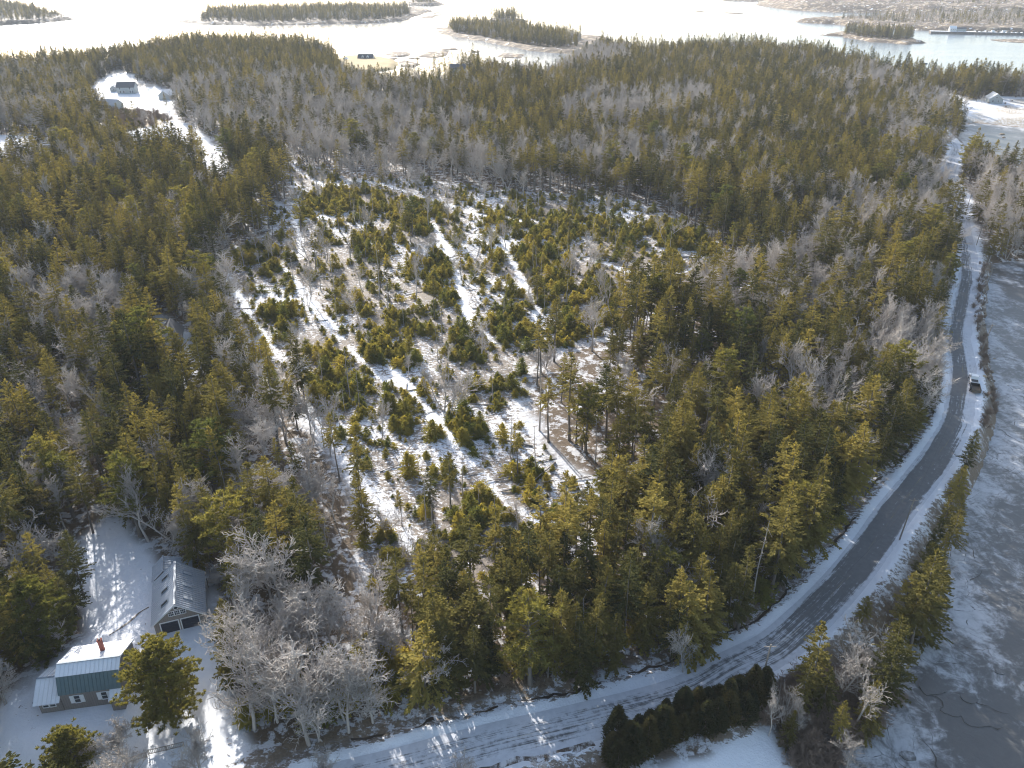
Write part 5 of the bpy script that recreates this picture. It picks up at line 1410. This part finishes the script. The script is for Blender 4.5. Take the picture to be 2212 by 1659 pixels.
o = ribbon('ditch', catmull(upoly([(195, 1420), (170, 1450), (130, 1475), (95, 1500), (70, 1520)], 5.0), .5), .14, 'ditch', .05, 3, jag=.9)

# ------------------------------------------------------------------ slash: logs one by one, sticks as a litter
def log_mesh(seed, L, r):
    rng = np.random.default_rng(seed); n = 7
    t = np.linspace(0, 1, n + 1)
    p = np.column_stack([t * L, np.cumsum(rng.normal(0, .05, n + 1)), r + np.abs(np.cumsum(rng.normal(0, .03, n + 1)))])
    rr = r * (1 - .55 * t)
    segs = np.column_stack([p[:-1], p[1:], rr[:-1], rr[1:]])
    st = []
    for _ in range(7):
        k = rng.uniform(.25, .95); q = np.array([k * L, np.interp(k, t, p[:, 1]), np.interp(k, t, p[:, 2])]); a = rng.uniform(-.4, 3.5)
        st.append(np.r_[q, q + np.array([rng.uniform(.1, .5), cos(a) * .7, abs(sin(a)) * .6]) * rng.uniform(.5, 1.3), .03, .012])
    v, q = tubes(segs, 7); v2, q2 = tubes(st, 3)
    ends = []
    me = mesh_np('log', np.vstack([v, v2]), quads=np.vstack([q, q2 + len(v)]), mats=('dead_wood',), smooth_=True)
    return me
LOGS = [log_mesh(70 + i, L, r) for i, (L, r) in enumerate([(8, .17), (6, .14), (10, .20), (4.5, .13), (12, .19), (7, .12)])]
lx, ly = scatter(420, CLEAR)
lx, ly = lx[:230], ly[:230]
hand_l = [gp(px, py)[:2] for px, py in ((830, 880), (850, 905), (780, 880), (1150, 965), (1170, 985), (1120, 960), (1190, 1190), (1230, 1180), (880, 830), (700, 870), (1010, 700), (960, 610), (900, 560), (1200, 1000), (1110, 1010), (820, 1020), (860, 1060), (1240, 1110), (560, 680), (600, 620))]
pts = hand_l + list(zip(lx, ly))
pts = sorted(pts, key=lambda p: p[1])
for i, (a, b) in enumerate(pts):
    o = obj('fallen_log', LOGS[int(RNG.integers(0, len(LOGS)))], None, (a, b, Hs(a, b) - .02))
    o.rotation_euler = (RNG.uniform(0, .4), RNG.normal(-.02, .05), RNG.normal(.45, .7) + (pi if RNG.random() < .5 else 0)); s = RNG.uniform(.6, 1.1); o.scale = (s, s, s)
    tag(o, 'grey felled log lying in the slash of the clearing', 'log', 'felled logs in the clearing')
for i, (px, py) in enumerate(((915, 1640), (960, 1605), (880, 1590))):
    pass
def sticks(n, poly, name, label, prob=None, lmin=.6, lmax=2.6, r=.03, mat='dead_wood'):
    x, y = scatter(n, poly, prob); n = len(x); z = H(x, y)
    a = RNG.normal(.5, .9, n); L = RNG.uniform(lmin, lmax, n); t = RNG.normal(.05, .12, n)
    p0 = np.column_stack([x, y, z + .05 + RNG.uniform(0, .15, n)])
    p1 = p0 + np.column_stack([np.cos(a) * L, np.sin(a) * L, np.abs(t) * L])
    v, q = tubes(np.column_stack([p0, p1, np.full(n, r) * RNG.uniform(.7, 1.5, n), np.full(n, r * .5)]), 3)
    o = obj(name, mesh_np(name, v, quads=q, mats=(mat,))); tag(o, label, 'slash', kind='stuff')
trk = lambda x, y: .25 + .75 * smooth(.7, 1.7, np.minimum.reduce([dist_line(t, x, y) for t in TRACKS]))
sticks(34000, CLEAR, 'slash_litter', 'grey cut branches littering the snow of the clearing', lambda x, y: trk(x, y) * smooth(.25, .55, fnoise(x, y, 12, 4)), .5, 2.4, .035, 'dead_wood')
sticks(16000, CLEAR, 'slash_litter', 'brown twigs and bark littering the snow of the clearing', lambda x, y: trk(x, y) * smooth(.3, .6, fnoise(x, y, 9, 14)), .3, 1.3, .045, 'shrub_bark')
sticks(2600, upoly([(900, 1500), (1650, 1350), (1960, 1010), (2010, 980), (1700, 1345), (1640, 1400), (1300, 1530), (900, 1625)], 3.6), 'verge_litter', 'brown stalks and twigs on the snowy verge', lambda x, y: 1.0 * ((dist_line(ROAD_C[::2], x, y) > 6) & (dist_line(ROAD_C[::2], x, y) < 11)), .2, .9, .025, 'shrub_bark')
sticks(700, YARD, 'yard_litter', 'dark grass tufts poking through the yard snow', lambda x, y: smooth(.55, .7, fnoise(x, y, 5, 4)), .15, .5, .05, 'shrub_bark')
# rocks along the cove bank
def rock_mesh(seed):
    rng = np.random.default_rng(seed); import bmesh
    bm = bmesh.new(); bmesh.ops.create_icosphere(bm, subdivisions=2, radius=.5)
    for v in bm.verts: v.co *= 1 + rng.normal(0, .10); v.co.z *= .6
    me = bpy.data.meshes.new('rock'); bm.to_mesh(me); bm.free(); me.materials.append(M['rock']); return me
ROCKS = [rock_mesh(i) for i in range(4)]
for p in catmull(upoly([(2122, 690), (2126, 740), (2135, 790), (2148, 850)], 0.5), 1.1):
    q = p + RNG.normal(0, 1.0, 2)
    o = obj('bank_rock', ROCKS[int(RNG.integers(0, 4))], None, (q[0], q[1], max(Hs(*q), .25) + .05)); s = RNG.uniform(.4, 1.2); o.scale = (s, s, s * .8); o.rotation_euler[2] = RNG.uniform(0, 6)
    tag(o, 'snow-dusted dark rock at the foot of the cove bank', 'rock', 'rocks along the cove bank')
for px, py, s in ((2165, 290, 3.0), (2168, 297, 2.0)):
    q = un(px, py, .3); o = obj('cove_rock', ROCKS[1], None, (q[0], q[1], .4)); o.scale = (s, s, s * .7); tag(o, 'dark boulder standing in the far frozen cove', 'rock', 'boulders in the far cove')
# lifted ice slabs along the shore, parts of the ice
for i, (px, py, r) in enumerate(((2056, 1534, 1.7), (2108, 1552, 2.4), (2012, 1488, 2.0), (2160, 1452, .8), (2095, 1508, 1.4), (1960, 1632, 1.2))):
    c = un(px, py, .3); n = 14; a0 = RNG.uniform(0, 6)
    rr = r * .75 * (1 + RNG.normal(0, .12, n)); ang = np.arange(n) * 2 * pi / n
    P = [(c[0] + rr[k] * cos(ang[k]) * 1.2, c[1] + rr[k] * sin(ang[k]) * .85) for k in range(n)]
    mb = MB().prismz(P, .20, .37 + .013 * i); o = mb.build('ice_slab', 'ice', cove_ice)

# open pressure cracks in the cove ice
def crack(px, py, ang, L, w):
    c = un(px, py, .36); p = np.array(c, float); pts = [p.copy()]
    for _ in range(int(L / .5)):
        ang += RNG.normal(0, .38); p = p + .5 * np.array([cos(ang), sin(ang)]); pts.append(p.copy())
    pts = np.array(pts); t = np.gradient(pts, axis=0); t /= np.linalg.norm(t, axis=1)[:, None]
    nn = np.stack([-t[:, 1], t[:, 0]], 1); ww = .55 * w * RNG.uniform(.15, 1.3, len(pts)) * np.sin(np.linspace(.1, pi - .1, len(pts)))
    v = np.vstack([np.column_stack([pts + nn * ww[:, None], np.full(len(pts), .375)]), np.column_stack([pts - nn * ww[:, None], np.full(len(pts), .375)])])
    n = len(pts); q = [(i, i + 1, n + i + 1, n + i) for i in range(n - 1)]
    o = obj('ice_crack', mesh_np('ice_crack', v, quads=q, mats=('ditch',)), cove_ice)
for _a in ((2052, 1500, .3, 9, .16), (2090, 1540, -.6, 6, .22), (2030, 1540, .1, 7, .14), (1985, 1590, -1.2, 7, .14), (2015, 1440, .8, 6, .12), (2060, 1390, .2, 7, .12), (2105, 1215, .2, 8, .18), (2085, 1265, .5, 7, .13), (2140, 925, .3, 9, .22), (2150, 1000, -1.3, 7, .13),
           (1930, 1640, -1.1, 7, .14), (2140, 860, .1, 6, .15)): crack(*_a)

# ------------------------------------------------------------------ sea haze
hz, nt, out = new_mat('sea_haze')
pv = nt.nodes.new('ShaderNodeVolumePrincipled')
pv.inputs['Color'].default_value = (.84, .91, 1.0, 1)
pv.inputs['Density'].default_value = .00008
pv.inputs['Anisotropy'].default_value = .0
nt.links.new(pv.outputs[0], out.inputs['Volume'])
M['haze'] = hz
hb = MB().box(-9800, 9800, -300, 13800, -5.0, CAM_Z + 12).build('haze', 'haze')
tag(hb, 'thin pale sea haze over the whole view', 'haze', kind='stuff')
